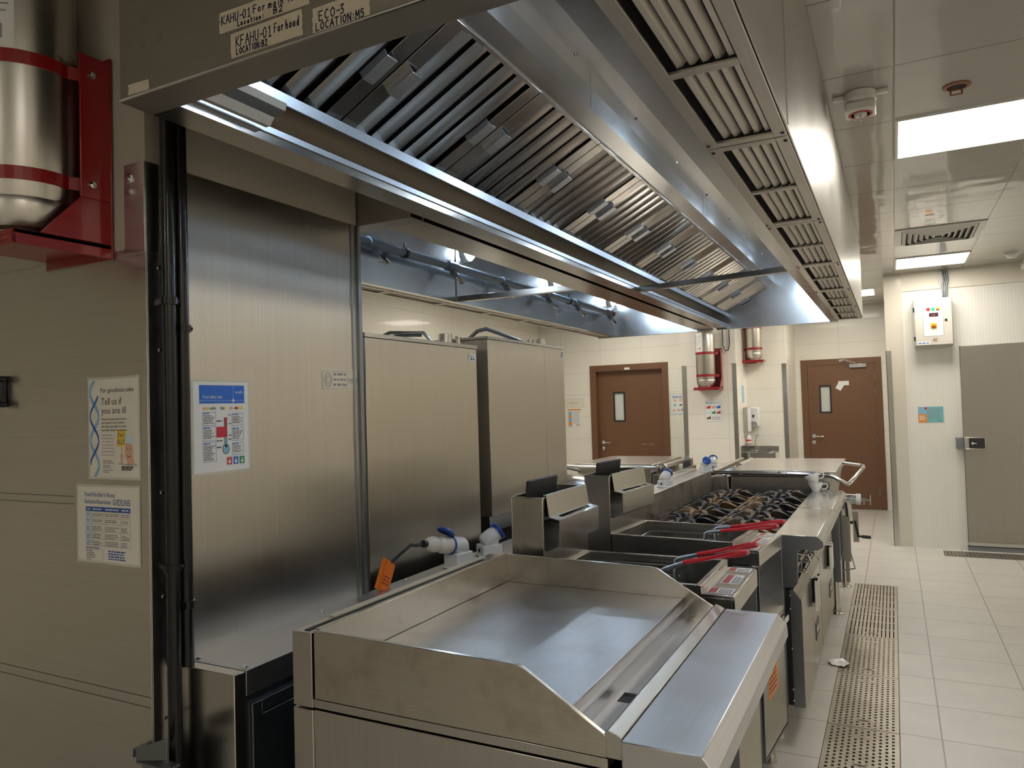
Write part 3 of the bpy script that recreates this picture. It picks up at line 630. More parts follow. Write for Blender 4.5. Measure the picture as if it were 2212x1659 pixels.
# ================================================================== FRYERS
def fryer():
    """built at its near front corner: x = 0 at the shelf front, y from 0 to w"""
    w = .40; t = T('fryer', 'deep fat fryer right behind the griddle, square to the row', 'fryer', (0, 0, 0), 'deep fryers')
    m = MB()
    for a in (0, w-.004): m.box(-.745, -.004, a, a+.004, .150, .90)
    m.box(-.745, -.741, .004, w-.004, .15, .95); m.box(-.741, -.006, .004, w-.004, .150, .156)
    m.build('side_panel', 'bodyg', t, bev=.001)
    m = MB(); m.prism([(-.115, .965), (-.004, .965), (0, .961), (0, .905), (-.006, .905), (-.006, .955), (-.115, .955)], 'xz', 0, w); m.box(-.11, -.001, 0, .003, .905, .955); m.box(-.11, -.001, w-.003, w, .905, .955)
    m.build('shelf', 'body', t, bev=.0012)
    m = MB(); m.prism([(-.03, .905), (-.03, .90), (-.115, .74), (-.004, .66), (-.004, .645), (-.125, .735), (-.04, .905)], 'xz', .004, w-.004); m.build('drain_recess', 'body', t)
    m = MB(); m.box(-.03, -.006, .008, w-.008, .165, .640); d = m.build('door', 'body', t, bev=.0015)
    MB().fold([(-.006, .628), (.018, .628), (.018, .606)], .004, 'xz', .29, .37).build('handle', 'chrome', d, bev=.001)
    # frying tank: open box with rolled rim
    x0, x1 = -.625, -.105; m = MB()
    m.box(x0, x0+.004, .0, w, .70, .985); m.box(x0, x1, 0, .004, .70, .985); m.box(x0, x1, w-.004, w, .70, .985)
    m.hexa([(x1-.06, .004, .70), (x1-.056, .004, .70), (x1-.056, w-.004, .70), (x1-.06, w-.004, .70), (x1-.016, .004, .985), (x1-.012, .004, .985), (x1-.012, w-.004, .985), (x1-.016, w-.004, .985)])
    m.box(x0, x1-.05, .004, w-.004, .70, .705)
    tk = m.build('tank', 'body', t)
    m = MB(); m.frame('xy', x0, x1+.006, -.001, w+.001, .016, .981, .990); m.box(x1+.002, x1+.006, 0, w, .955, .985); m.build('rim', 'body', tk, bev=.0015)
    # flue tower
    m = MB(); m.box(-.745, -.741, 0, w, .90, 1.236); m.box(-.741, -.625, 0, .004, .90, 1.236); m.box(-.741, -.625, w-.004, w, .90, 1.236); m.box(-.629, -.625, .004, w-.004, .90, 1.236)
    fl = m.build('flue', 'body', t, bev=.001)
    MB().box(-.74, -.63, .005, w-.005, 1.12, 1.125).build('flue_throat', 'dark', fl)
    m = MB(); m.frame('xy', -.746, -.623, -.001, w+.001, .007, 1.236, 1.240); m.build('flue_rim', 'chrome', fl)
    m = MB(); m.fold([(-.630, 1.244), (-.622, 1.243), (-.612, 1.170)], .0018, 'xz', .022, w-.012)
    m.prism([(-.612, 1.172), (-.572, 1.163), (-.572, 1.160), (-.612, 1.169)], 'xz', .022, .075); m.prism([(-.612, 1.172), (-.572, 1.163), (-.572, 1.160), (-.612, 1.169)], 'xz', w-.05, w-.012)
    m.prism([(-.612, 1.172), (-.604, 1.170), (-.604, 1.167), (-.612, 1.169)], 'xz', .075, w-.05); m.prism([(-.586, 1.166), (-.572, 1.163), (-.572, 1.160), (-.586, 1.163)], 'xz', .075, w-.05)
    m.prism([(-.574, 1.162), (-.572, 1.162), (-.574, 1.076), (-.625, 1.052), (-.625, 1.054), (-.576, 1.078)], 'xz', .022, w-.012)
    m.build('deflector', 'body', t)
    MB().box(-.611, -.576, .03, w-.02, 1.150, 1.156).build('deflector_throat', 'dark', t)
    m = MB(); c = Vector((-.690, .130, 1.225)); m.obox(c, (0, 1, 0), (.12, 0, .99), (.99, 0, -.12), .122, .070, .006); m.build('flue_plate', 'blackplate', t, bev=.004)
    # printed stickers on the shelf
    s = Sheet((-.112, 0, .965), (0, 1, 0), (-1, 0, 0)); st = MB(); rd = MB(); pr = MB()
    for y0, ln in ((.02, .07), (.15, .13), (.33, .065)):
        s.rect(st, y0, -.100, y0+ln, -.022) if ln < .1 else s.rect(st, y0, -.094, y0+ln, -.036)
        if ln < .1: s.rect(rd, y0+.005, -.050, y0+ln-.005, -.026, .0007); s.rows(pr, y0+.006, y0+ln-.006, -.060, 5, .008, .004, .2, .0007)
        else: s.rect(rd, y0+.006, -.062, y0+ln-.006, -.041, .0007); s.rows(pr, y0+.012, y0+ln-.012, -.074, 3, .008, .004, .3, .0007)
    k = st.build('sticker', 'paper', t); rd.build('warning_band', 'redlabel', k); pr.build('print', 'print', k)
    s = Sheet((-.0055, .2, .2), (0, 1, 0), (0, 0, 1))
    for x in (-.68, -.07):
        for y in (.05, w-.05): MB().lathe([(.024, 0), (.020, .03), (.018, .035), (.018, .15)], (x, y, 0), 'z', 14).build('leg', 'body', t)
    return t
f1 = fryer()
f2 = copy_tree(f1)
f1.location = (-.445, 2.268, 0)
f2.location = (-.487, 2.985, 0); f2.rotation_euler = (0, 0, -math.radians(4.7))
f2['label'] = 'deep fat fryer beside the range, standing slightly askew'
def basket(name_label, y, x_rear, z, wid, hx0, hz0, hx1, hz1, rx, rz):
    """wire basket hanging in the tank; (hx0,hz0) bend, (hx1,hz1) start of the grip, (rx,rz) end of the loop"""
    t = T('fry_basket', name_label, 'basket', (x_rear, y, z), 'wire fry baskets')
    L = .31; m = MB(); h = wid/2
    def ring(zz, ins): m.tube([(x_rear+ins, y-h+ins, zz), (x_rear+L-ins, y-h+ins, zz), (x_rear+L-ins, y+h-ins, zz), (x_rear+ins, y+h-ins, zz)], .0025, 6, closed=True)
    ring(z, 0); ring(z-.13, .012)
    for k in range(9):
        xx = x_rear+L*k/8
        m.tube([(xx, y-h, z), (xx, y-h+.012, z-.13), (xx, y+h-.012, z-.13), (xx, y+h, z)], .0014, 5)
    for k in range(1, 5):
        yy = y-h+wid*k/5; m.tube([(x_rear, yy, z), (x_rear+.012, yy, z-.13), (x_rear+L-.012, yy, z-.13), (x_rear+L, yy, z)], .0014, 5)
    for k in range(1, 4): ring(z-.13*k/4, .012*k/4)
    m.build('mesh', 'wire', t)
    m = MB(); m.tube([(x_rear+L, y-.025, z-.10), (x_rear+L+.004, y-.02, z), (hx0, y-.012, hz0-.006), (hx0+.012, y-.010, hz0), (hx1, y-.008, hz1)], .0042, 8); m.tube([(x_rear+L, y+.025, z-.10), (x_rear+L+.004, y+.02, z), (hx0, y+.012, hz0-.006), (hx0+.012, y+.010, hz0), (hx1, y+.008, hz1)], .0042, 8)
    m.tube([(hx0+.02, y, hz0+.001), (hx1+.01, y, hz1)], .0075, 8); hk = MB()
    m.build('handle', 'galv', t)
    g = MB(); a = Vector((hx1, y, hz1)); b = Vector((rx, y, rz)); d = b-a; lf = []; rt = []
    for k in range(11):
        q = k/10; p = a+d*q; e = .007+.015*max(0, (q-.40)/.60)**.8
        if q > .9: e *= .75
        z = (e-.007)*.65; lf.append(p+Vector((0, -e, z))); rt.append(p+Vector((0, e, -z)))
    g.tube(lf+[b+d*.025]+rt[::-1], .0062, 10); g.build('grip', 'redgrip', t)
    m = MB(); m.tube([(x_rear, y-.04, z), (x_rear-.012, y-.04, z+.018), (x_rear-.006, y-.04, z+.034), (x_rear+.008, y-.04, z+.022)], .0028, 6); m.tube([(x_rear, y+.04, z), (x_rear-.012, y+.04, z+.018), (x_rear-.006, y+.04, z+.034), (x_rear+.008, y+.04, z+.022)], .0028, 6)
    m.build('hook', 'wire', t)
basket('red-handled fry basket in the fryer next to the griddle, handle nearer the camera', 2.372, -1.015, .960, .155, -.700, 1.008, -.622, 1.034, -.425, 1.078)
basket('red-handled fry basket in the fryer next to the griddle, handle further from the camera', 2.560, -1.015, .960, .155, -.700, 1.006, -.622, 1.024, -.428, 1.068)
basket('red-handled fry basket in the fryer beside the range, handle nearer the camera', 3.130, -1.045, .955, .135, -.725, 1.003, -.660, 1.010, -.440, 1.039)
basket('red-handled fry basket in the fryer beside the range, handle next to the burners', 3.285, -1.030, .955, .140, -.720, .996, -.650, 1.003, -.435, 1.034)

# ================================================================== RANGES
def make_range():
    """six-burner range, built at y = 0..w from its near side"""
    w = .905; t = T('gas_range', 'six-burner gas range next to the fryer, near half of the pair', 'range', (0, 0, 0), 'gas ranges')
    m = MB(); m.box(-1.19, -.52, 0, .004, .688, .90); m.box(-1.19, -.52, w-.004, w, .688, .90); m.box(-1.19, -.478, 0, w, .150, .684)
    m.prism([(-.52, .90), (-.52, .69), (-.435, .695), (-.418, .715), (-.412, .868), (-.43, .90)], 'xz', 0, .016); m.prism([(-.52, .90), (-.52, .69), (-.435, .695), (-.418, .715), (-.412, .868), (-.43, .90)], 'xz', w-.016, w)
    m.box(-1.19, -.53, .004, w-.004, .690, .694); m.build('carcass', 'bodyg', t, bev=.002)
    m = MB(); m.hexa([(-.46, .016, .70), (-.45, .016, .70), (-.45, w-.016, .70), (-.46, w-.016, .70), (-.52, .016, .895), (-.51, .016, .895), (-.51, w-.016, .895), (-.52, w-.016, .895)]); m.build('valve_panel', 'blackplastic', t)
    m = MB(); m.tube([(-.43, .02, .775), (-.43, w-.02, .775)], .008, 8); m.build('gas_manifold', 'chrome', t)
    for k in range(4):
        y = .12+k*.222; kb = MB(); kb.lathe([(.026, 0), (.026, .012), (.018, .016), (.016, .030), (.0, .031)], (-.455, y, .775), 'x', 16); kb.box(-.44, -.412, y-.004, y+.004, .752, .798); ko = kb.build('knob', 'chrome', t)
        g = MB(); g.tube([(-.445, y-.030, .748), (-.395, y-.034, .752), (-.372, y-.02, .79), (-.385, y-.010, .825), (-.43, y-.018, .83)], .0036, 7); g.tube([(-.445, y+.030, .748), (-.395, y+.034, .752), (-.372, y+.02, .79), (-.385, y+.010, .825), (-.43, y+.018, .83)], .0036, 7); g.tube([(-.395, y-.034, .752), (-.385, y, .745), (-.395, y+.034, .752)], .0036, 7); g.build('knob_guard', 'chrome', ko)
    m = MB(); m.prism([(-.508, .868), (-.508, .931), (-.330, .931), (-.305, .909), (-.303, .884), (-.312, .880), (-.330, .868)], 'xz', .0015, w-.0015); m.build('shelf', 'topg', t, bev=.0018)
    for a, b in ((-.0005, .0015), (w-.0015, w+.0005)):
        m = MB(); m.prism([(-.507, .869), (-.507, .929), (-.331, .929), (-.306, .908), (-.304, .885), (-.313, .881), (-.331, .869)], 'xz', a, b); m.build('shelf_end_shade', 'bodyg', t)  # dark sheet over each shelf end, its shade put into the colour
    m = MB(); m.box(-.4775, -.4555, .006, w-.006, .165, .68); m.build('door_gap_gasket', 'dark', t)  # dark strip standing in for the shaded gap behind the doors
    m = MB(); m.box(-1.196, -1.186, .002, w-.002, .90, 1.046); m.prism([(-1.235, 1.036), (-1.196, 1.050), (-1.186, 1.050), (-1.186, 1.043), (-1.235, 1.028)], 'xz', .002, w-.002); m.box(-1.235, -1.196, .002, w-.002, .15, 1.028); m.build('riser', 'riser', t, bev=.001)
    m = MB(); m.box(-1.186, -.509, .004, w-.004, .872, .878); m.build('burner_tray', 'iron', t)
    # doors
    for a in (.004, w/2+.002):
        m = MB(); m.prism([(-.455, .160), (-.413, .160), (-.4065, .168), (-.4065, .640), (-.441, .684), (-.455, .684)], 'xz', a, a+w/2-.006); d = m.build('door', 'bodyg', t, bev=.0012)  # door body darkened in colour to carry the shade on its edges
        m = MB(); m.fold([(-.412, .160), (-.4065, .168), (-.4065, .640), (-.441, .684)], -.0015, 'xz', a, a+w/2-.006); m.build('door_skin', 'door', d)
        e = a+w/2-.006 if a < .1 else a
        p = MB(); s = -1 if a < .1 else 1
        p.fold([(-.405, e), (-.385, e+s*.004), (-.372, e+s*.03), (-.372, e+s*.075), (-.384, e+s*.082)], .002, 'xy', .500, .650); p.build('handle', 'chrome', d)
        if a > .1:
            q = Sheet((-.4045, a+.10, .30), *FX); b = MB(); q.slab(b, 0, 0, .17, .085, .003); q2 = b.build('badge', 'blackplastic', d); b = MB(); q.line(b, [(.006, .006), (.164, .006), (.164, .079), (.006, .079), (.006, .006)], .003, .0036); q.rows(b, .025, .145, .034, 1, .02, .020, 0, .0036); b.build('badge_print', 'white', q2)
        for z in (.19, .24, .42, .60, .66): MB().lathe([(.006, 0), (.005, .004), (.0, .005)], (-.455, a-.002 if a < .1 else a, z), (Vector((1, 0, 0)), Vector((0, 0, 1)), Vector((0, -1, 0))), 8).build('rivet', 'chrome', d)
    # cast-iron grates: 3 along the front, 2 deep
    gy = (w-.012)/3
    for i in range(2):
        for j in range(3):
            cx = -1.015+i*.336; cy = .006+gy*(j+.5); hx, hy = .163, gy/2-.004; g = MB()
            g.frame('xy', cx-hx, cx+hx, cy-hy, cy+hy, .018, .890, .903)
            for k in range(8):
                an = math.pi*2*(k+.5)/8+random.uniform(-.06, .06); dx, dy = math.cos(an), math.sin(an); R = min(hx/max(abs(dx), 1e-3), hy/max(abs(dy), 1e-3))-.006
                pk = .932+random.uniform(-.003, .006); pro = [(R, .892), (R, .906), (R*.62, pk), (R*.40, pk-.003), (.036, .908), (.036, .890)]
                n = Vector((-dy, dx, 0)); vs = []
                for sd in (-1, 1):
                    for r, z in pro: vs.append(Vector((cx+dx*r, cy+dy*r, z))+n*(sd*(.0035+.0135*(1-abs(r/R-.62))**2 if z > .915 else sd*(.007+.012*(r/R)))))
                q = 6; g.add(vs, [tuple(range(q)), tuple(range(2*q-1, q-1, -1))]+[(a, (a+1) % q, (a+1) % q+q, a+q) for a in range(q)])
            go = g.build('grate', 'iron', t, bev=.0015)
            MB().lathe([(.050, .880), (.050, .893), (.034, .899), (.014, .900), (.0, .9)], (cx, cy, 0), 'z', 18).build('burner_cap', 'iron', t)
    for x in (-1.12, -.53):
        for y in (.05, w-.05): MB().lathe([(.026, 0), (.022, .012), (.020, .02), (.020, .15)], (x, y, 0), 'z', 14).build('leg', 'body', t)
    return t
r1 = make_range(); r2 = copy_tree(r1)
r1.location = (0, 3.558, 0); r2.location = (0, 4.470, 0)
r2['label'] = 'six-burner gas range next to the braising pan, far half of the pair with cups'
def cup(z, tilt, lab, c):
    t = T('tea_cup', lab, 'cup', (c[0], c[1], z), 'stacked cups on the range')
    o = Vector((c[0], c[1], z)); R = Matrix.Rotation(tilt, 3, 'Y')
    prof = [(.022, 0), (.024, .004), (.036, .022), (.045, .045), (.0475, .058), (.0445, .058), (.042, .045), (.033, .022), (.020, .007), (.0, .006)]
    m = MB(); m.lathe(prof, (0, 0, 0), 'z', 32); m.v = [o+R @ Vector(v) for v in m.v]; m.build('bowl', 'ceramic', t)
    h = MB(); h.tube([(.043, 0, .046), (.060, 0, .050), (.073, 0, .042), (.072, 0, .026), (.058, 0, .014), (.036, 0, .014)], .0042, 10); h.v = [o+R @ Vector(v) for v in h.v]; h.build('handle', 'ceramic', t)
cup(.9315, 0, 'white porcelain cup standing on the range shelf under another cup', (-.485, 5.295))
cup(.986, -.40, 'white porcelain cup tipped inside the lower cup on the range shelf', (-.487, 5.295))

# ================================================================== BRAISING PANS
def braising_pan_front():
    t = T('braising_pan', 'tilting braising pan with a flat steel lid at the end of the cooking line', 'braising pan', (-.75, 6.1, 0))
    Y0, Y1 = 5.56, 6.70
    m = MB(); m.prism([(-1.085, .60), (-1.085, .998), (-.40, .998), (-.47, .60)], 'xz', Y0, Y1); m.build('pan', 'body', t, bev=.006)
    m = MB(); m.box(-1.09, -.375, Y0-.04, Y1, 1.012, 1.042); m.box(-1.085, -.38, Y0-.03, Y1-.01, 1.000, 1.012); ld = m.build('lid', 'lid', t, bev=.003)
    m = MB(); m.tube([(-1.20, Y0-.05, 1.026), (-.43, Y0-.05, 1.020), (-.395, Y0-.05, 1.010), (-.315, Y0-.05, .962), (-.298, Y0-.045, .958), (-.285, Y0-.03, .968), (-.222, Y0+.5, 1.024), (-.222, Y0+.56, 1.030), (-.24, Y0+.60, 1.034), (-.375, Y0+.80, 1.034)], .013, 12); m.build('lid_handle', 'chrome', ld)
    m = MB()
    for x in (-1.0, -.74, -.50): m.tube([(x, Y0-.062, 1.022), (x, Y0-.035, 1.022)], .016, 10)
    m.build('handle_clip', 'chrome', ld)
    m = MB(); m.lathe([(.024, -.05), (.024, .0), (.018, .004), (0, .005)], (-1.205, Y0-.05, 1.026), (Vector((1, 0, 0)), Vector((0, 0, 1)), Vector((0, -1, 0))), 18); m.cyl((-1.205, Y0-.04, 1.026), (-1.205, Y1, 1.026), .022, 14); m.build('hinge', 'body', t)
    m = MB(); m.box(-1.235, -1.10, Y0-.03, Y0+.32, .15, .992); m.box(-1.235, -1.16, Y0+.32, Y1, .15, .95); m.build('rear_pillar', 'body', t, bev=.003)
    m = MB(); m.tube([(-1.15, Y0+.02, .99), (-1.11, Y0+.04, 1.03), (-1.06, Y0+.05, 1.045)], .018, 8); m.obox((-1.09, Y1-.35, 1.035), (.35, 0, .93), (0, 1, 0), (.93, 0, -.35), .006, .30, .03); m.build('spring_arm', 'body', t)
    m = MB(); m.box(-1.10, -.45, Y0+.02, Y0+.06, .15, .58); m.box(-.50, -.43, Y0+.04, Y1-.04, .46, .58); m.build('frame', 'bodyg', t)
    m = MB(); m.box(-.425, -.372, Y0+.03, Y0+.07, .27, .80); m.build('front_post', 'bodyg', t, bev=.001)
    m = MB(); m.box(-.375, -.318, Y0+.32, Y0+.332, .36, .69); m.box(-.300, -.262, Y0+.34, Y0+.35, .50, .72); m.box(-.36, -.335, Y0+.36, Y0+.40, .20, .40); m.build('tilt_plate', 'body', t, bev=.001)
    m = MB(); m.box(-.425, -.395, Y0+.10, Y0+.13, .30, .86); m.box(-.425, -.395, Y0+.45, Y0+.48, .34, .82); m.box(-.405, -.385, Y0+.14, Y0+.20, .42, .80); m.box(-.40, -.37, Y0+.30, Y0+.36, .42, .86); m.obox((-.385, Y0+.42, .60), (0, .2, .98), (0, .98, -.2), (1, 0, 0), .22, .03, .006); m.build('tilt_bracket', 'bodyg', t, bev=.001)
    for z in (.36, .46, .60, .74):
        MB().lathe([(.010, 0), (.009, .006), (0, .007)], (-.385, Y0+.17, z), 'x', 10).build('bolt', 'chrome', t); MB().lathe([(.009, 0), (.008, .006), (0, .007)], (-.379, Y0+.42, z+.03), 'x', 10).build('bolt', 'chrome', t)
    m = MB(); m.tube([(-.40, Y0+.12, .852), (-.37, Y0+.12, .85), (-.34, Y0+.10, .80), (-.33, Y0+.36, .80), (-.37, Y0+.40, .85), (-.40, Y0+.40, .85)], .006, 8); m.tube([(-.38, Y0+.36, .42), (-.325, Y0+.38, .42), (-.30, Y0+.38, .30), (-.38, Y0+.38, .28)], .006, 8); m.build('guard_wire', 'wire', t)
    m = MB(); m.box(-.40, -.30, Y0+.33, Y0+.35, .63, .65); m.obox((-.276, Y0+.34, .595), (.16, 0, -.98), (0, 1, 0), (.98, 0, .16), .06, .012, .008); m.tube([(-.268, Y0+.34, .542), (-.235, Y0+.34, .541)], .008, 8); m.tube([(-.245, Y0+.34, .541), (-.186, Y0+.34, .538)], .012, 10); m.build('crank_handle', 'blackplastic', t)
    m = MB(); m.tube([(-.44, Y0+.03, .852), (-.255, Y0+.03, .848)], .032, 16); m.tube([(-.315, Y0+.03, .84), (-.305, Y0+.03, .73)], .024, 12); dv = m.build('draw_off_valve', 'chrome', t)
    MB().tube([(-.258, Y0+.03, .848), (-.228, Y0+.03, .847)], .038, 16).build('collar', 'white', dv)
    m = MB(); m.tube([(-.228, Y0+.03, .846), (-.196, Y0+.03, .845)], .013, 10); m.tube([(-.196, Y0+.03, .845), (-.165, Y0+.03, .845)], .005, 8); m.tube([(-.172, Y0+.03, .88), (-.172, Y0+.03, .81)], .005, 8); m.tube([(-.172, Y0-.005, .845), (-.172, Y0+.065, .845)], .005, 8); m.tube([(-.21, Y0+.03, .845), (-.21, Y0+.03, .81)], .003, 6); m.build('tap_wheel', 'chrome', dv)
    for x, y in ((-.425, 5.80), (-.415, 6.66), (-1.15, 5.80), (-1.15, 6.66)):
        MB().lathe([(.050, 0), (.050, .006), (.028, .012), (.026, .05), (.024, .055), (.024, .62)], (x, y, 0), 'z', 18).build('leg', 'body', t)
braising_pan_front()
def braising_pan_rear():
    t = T('braising_pan', 'braising pan behind the service spine, closed lid in front of the store door', 'braising pan', (-2.1, 6.3, 0))
    m = MB(); m.box(-2.45, -1.80, 5.93, 6.82, .15, 1.006); m.build('pan', 'body', t, bev=.004)
    m = MB(); m.box(-2.46, -1.775, 5.89, 6.83, 1.014, 1.045); m.box(-2.45, -1.785, 5.91, 6.81, 1.006, 1.014); ld = m.build('lid', 'lid', t, bev=.003)
    m = MB(); m.tube([(-2.52, 5.87, 1.022), (-1.735, 5.87, 1.020)], .014, 12); m.build('lid_handle', 'chrome', ld)
    m = MB(); m.lathe([(.026, -.05), (.026, 0), (.014, .004), (0, .005)], (-1.715, 5.86, 1.020), (Vector((1, 0, 0)), Vector((0, 0, 1)), Vector((0, -1, 0))), 18); [m.prism([(-1.745, .985), (-1.745, 1.030), (-1.725, 1.052), (-1.685, 1.052), (-1.665, 1.03), (-1.665, .945), (-1.745, .945)], 'xz', *yy) for yy in ((5.90, 5.97), (6.74, 6.81))]; m.cyl((-1.725, 5.91, 1.018), (-1.725, 6.80, 1.018), .024, 14); m.build('hinge', 'body', t, bev=.003)
    m = MB(); m.box(-1.775, -1.650, 5.88, 6.86, .15, .965); m.build('rear_box', 'body', t, bev=.002)
    for x in (-2.4, -1.86):
        for y in (5.98, 6.76): MB().lathe([(.026, 0), (.022, .01), (.022, .15)], (x, y, 0), 'z', 12).build('leg', 'body', t)
braising_pan_rear()
def kettle():
    t = T('boiling_kettle', 'round steel boiling kettle with a bright domed lid beside the rear braising pan', 'kettle', (-2.13, 4.70, 0))
    c = (-2.10, 4.72, 0)
    m = MB(); m.lathe([(.30, .15), (.31, .18), (.31, .985), (.335, .995), (.335, 1.01), (.30, 1.01)], c, 'z', 40); m.build('drum', 'body', t)
    m = MB(); m.lathe([(.325, 1.012), (.325, 1.022), (.26, 1.045), (.14, 1.072), (.0, 1.082)], c, 'z', 40); ld = m.build('lid', 'chrome', t)
    m = MB(); m.tube([(-2.02, 4.50, 1.05), (-2.01, 4.50, 1.115), (-1.98, 4.50, 1.118)], .008, 8); m.tube([(-2.10, 4.40, 1.125), (-2.02, 4.50, 1.135), (-1.93, 4.50, 1.135), (-1.85, 4.53, 1.115)], .008, 8); m.lathe([(.016, 0), (.016, .03)], (-2.015, 4.50, 1.108), 'z', 10); m.build('lid_handle', 'wire', ld)
    m = MB(); m.box(-1.86, -1.70, 4.45, 4.98, .15, .955); m.tube([(-1.83, 4.52, .95), (-1.83, 4.52, 1.0)], .015, 8); m.build('side_pillar', 'body', t, bev=.004)
    m = MB(); m.lathe([(.028, 0), (.022, .01), (.022, .16)], (-2.28, 4.72, 0), 'z', 12); m.lathe([(.028, 0), (.022, .01), (.022, .16)], (-1.90, 4.55, 0), 'z', 12); m.lathe([(.028, 0), (.022, .01), (.022, .16)], (-1.90, 4.90, 0), 'z', 12); m.build('leg', 'body', t)
kettle()

# ================================================================== OVENS
def ovens():
    t = T('combi_oven', 'tall brushed steel oven seen from behind, next to the wing wall cladding', 'oven', (-2.15, 2.61, 0))
    m = MB(); m.box(-2.62, -1.752, 2.200, 3.030, .12, 1.828); m.build('body', 'oven', t, bev=.0015)
    m = MB(); m.box(-2.625, -1.748, 2.195, 3.034, 1.829, 1.846); m.build('top_cap', 'body', t, bev=.001)
    s = Sheet((-1.7515, 2.955, 1.768), *FX); a = MB(); s.slab(a, 0, 0, .066, .036, .001); st = a.build('label_sticker', 'white', t); a = MB(); s.text(a, 'Room', .008, .020, .010, .0015, .036); s.rows(a, .016, .05, .007, 1, .01, .008, 0, .0015); a.build('label_print', 'print', st)
    m = MB(); m.lathe([(.032, 0), (.032, .044), (.029, .044), (.029, .003), (0, .003)], (-1.80, 2.835, 1.846), 'z', 20); m.lathe([(.010, 0), (.010, .03), (.016, .032), (.016, .04), (0, .041)], (-1.79, 2.93, 1.846), 'z', 12); m.build('vent_pipe', 'chrome', t)
    m = MB(); m.tube([(-2.0, 2.55, 1.85), (-1.95, 2.62, 1.890), (-1.84, 2.72, 1.890), (-1.82, 2.76, 1.85)], .008, 8); m.tube([(-2.05, 2.60, 1.85), (-1.96, 2.68, 1.882), (-1.87, 2.75, 1.882)], .006, 8); m.build('top_handle', 'wire', t)
    for x in (-2.55, -1.82):
        for y in (2.26, 2.97): MB().lathe([(.03, 0), (.024, .01), (.024, .12)], (x, y, 0), 'z', 12).build('leg', 'body', t)
    t = T('combi_oven', 'tall brushed steel oven seen from behind, further along with a vertical seam', 'oven', (-2.2, 3.61, 0))
    m = MB(); m.box(-2.70, -1.752, 3.142, 3.800, 1.02, 1.885); m.box(-2.70, -1.752, 3.803, 4.075, .90, 1.885); m.build('body', 'oven', t, bev=.0015)
    m = MB(); m.box(-2.705, -1.748, 3.138, 4.079, 1.886, 1.900); m.build('top_cap', 'body', t, bev=.001)
    m = MB(); m.box(-2.70, -1.772, 3.15, 4.07, .94, 1.018); m.build('plinth', 'bodyg', t, bev=.001)
    m = MB(); m.box(-2.66, -1.80, 3.18, 4.04, .12, .94); m.build('stand', 'blackplastic', t)
    s = Sheet((-1.7515, 4.03, 1.83), *FX); a = MB(); s.slab(a, 0, 0, .04, .045, .001); st = a.build('label_sticker', 'white', t); a = MB(); s.rows(a, .006, .034, .032, 3, .011, .006, 0, .0015); a.build('label_print', 'print', st)
    m = MB(); m.tube([(-1.95, 3.30, 1.91), (-1.84, 3.20, 1.935), (-1.80, 3.22, 1.945), (-1.80, 3.60, 1.908)], .010, 8); m.build('conduit', 'bodyg', t)
    m = MB(); m.lathe([(.030, 0), (.030, .038), (.027, .038), (.027, .003), (0, .003)], (-1.80, 3.86, 1.900), 'z', 20); m.lathe([(.022, 0), (.022, .034), (0, .035)], (-1.86, 3.84, 1.900), 'z', 16); m.lathe([(.012, 0), (.018, .006), (0, .010)], (-1.80, 3.56, 1.900), 'z', 12); m.build('vent_pipe', 'chrome', t)
    for x in (-2.6, -1.86):
        for y in (3.24, 3.98): MB().lathe([(.03, 0), (.024, .01), (.024, .12)], (x, y, 0), 'z', 12).build('leg', 'body', t)
ovens()

# ================================================================== SOCKETS, PLUG, CABLE
def socket(lab, x, y, z, dirn, lid_open, elev=.60, h=.05):
    """angled surface socket; dirn is the unit heading of its mouth in plan"""
    t = T('power_socket', lab, 'socket', (x, y, z), 'white industrial sockets on the service spine')
    d = Vector((dirn[0], dirn[1], 0)).normalized(); sd = Vector((-d.y, d.x, 0)); up = Vector((0, 0, 1)); c = Vector((x, y, z))
    m = MB(); m.obox(c+up*(h*.5), d, sd, up, .045, .038, h*.5); m.obox(c+up*(.004), d, sd, up, .05, .043, .004)
    m.build('base', 'white', t, bev=.006)
    m = MB(); m.lathe([(.008, 0), (.008, .002), (0, .0021)], c+up*(h*.55)-d*.0452, (sd, up, -d), 14); m.build('cable_entry', 'dark', t)
    a = (d*.80+up*elev).normalized(); o = c+up*(h+.022)
    m = MB(); m.lathe([(.026, -.035), (.036, -.020), (.036, .020), (.033, .030), (.033, .044), (.0, .044)], o, (sd, a.cross(sd), a), 24); m.obox(o-up*.02, d, sd, up, .03, .032, .024); hs = m.build('housing', 'white', t, bev=.003)
    m = MB(); m.lathe([(.034, .040), (.0355, .040), (.0355, .047), (.034, .047)], o, (sd, a.cross(sd), a), 24); m.build('ring', 'blue', hs)
    q = o+a*.044; vv = a.cross(sd); vv = vv if vv.z > 0 else -vv
    if lid_open:   # lid swung up on its hinge
        e = (a*.92+vv*.38).normalized(); k = q+vv*.038+e*.034; nr = sd.cross(e)
        m = MB(); m.lathe([(.0, -.005), (.034, -.005), (.037, 0), (.034, .006), (.0, .008)], k, (sd, e, nr if nr.z > 0 else -nr), 24)
    else:
        m = MB(); m.lathe([(.0, .0), (.038, .0), (.040, .004), (.036, .010), (.02, .013), (.0, .014)], q+a*.004, (sd, vv, a), 24)
    m.obox(q+vv*.036, sd, a, vv, .010, .008, .006); m.build('lid', 'blue', t)
    return q, a
q, a = socket('white socket with raised blue lid and a plug in it, behind the griddle', -1.555, 2.505, .922, (-.25, -1), True, .16, .062)
socket('white socket with closed blue lid, next along the spine from the plugged one', -1.550, 2.745, .922, (.6, .8), False, .5)
socket('small white socket on the spine behind the near range', -1.535, 5.40, .922, (.35, 1), False, h=.05)
socket('white socket with round blue lid facing the camera at the far end of the ranges', -1.515, 6.63, .922, (.7, -1), False)
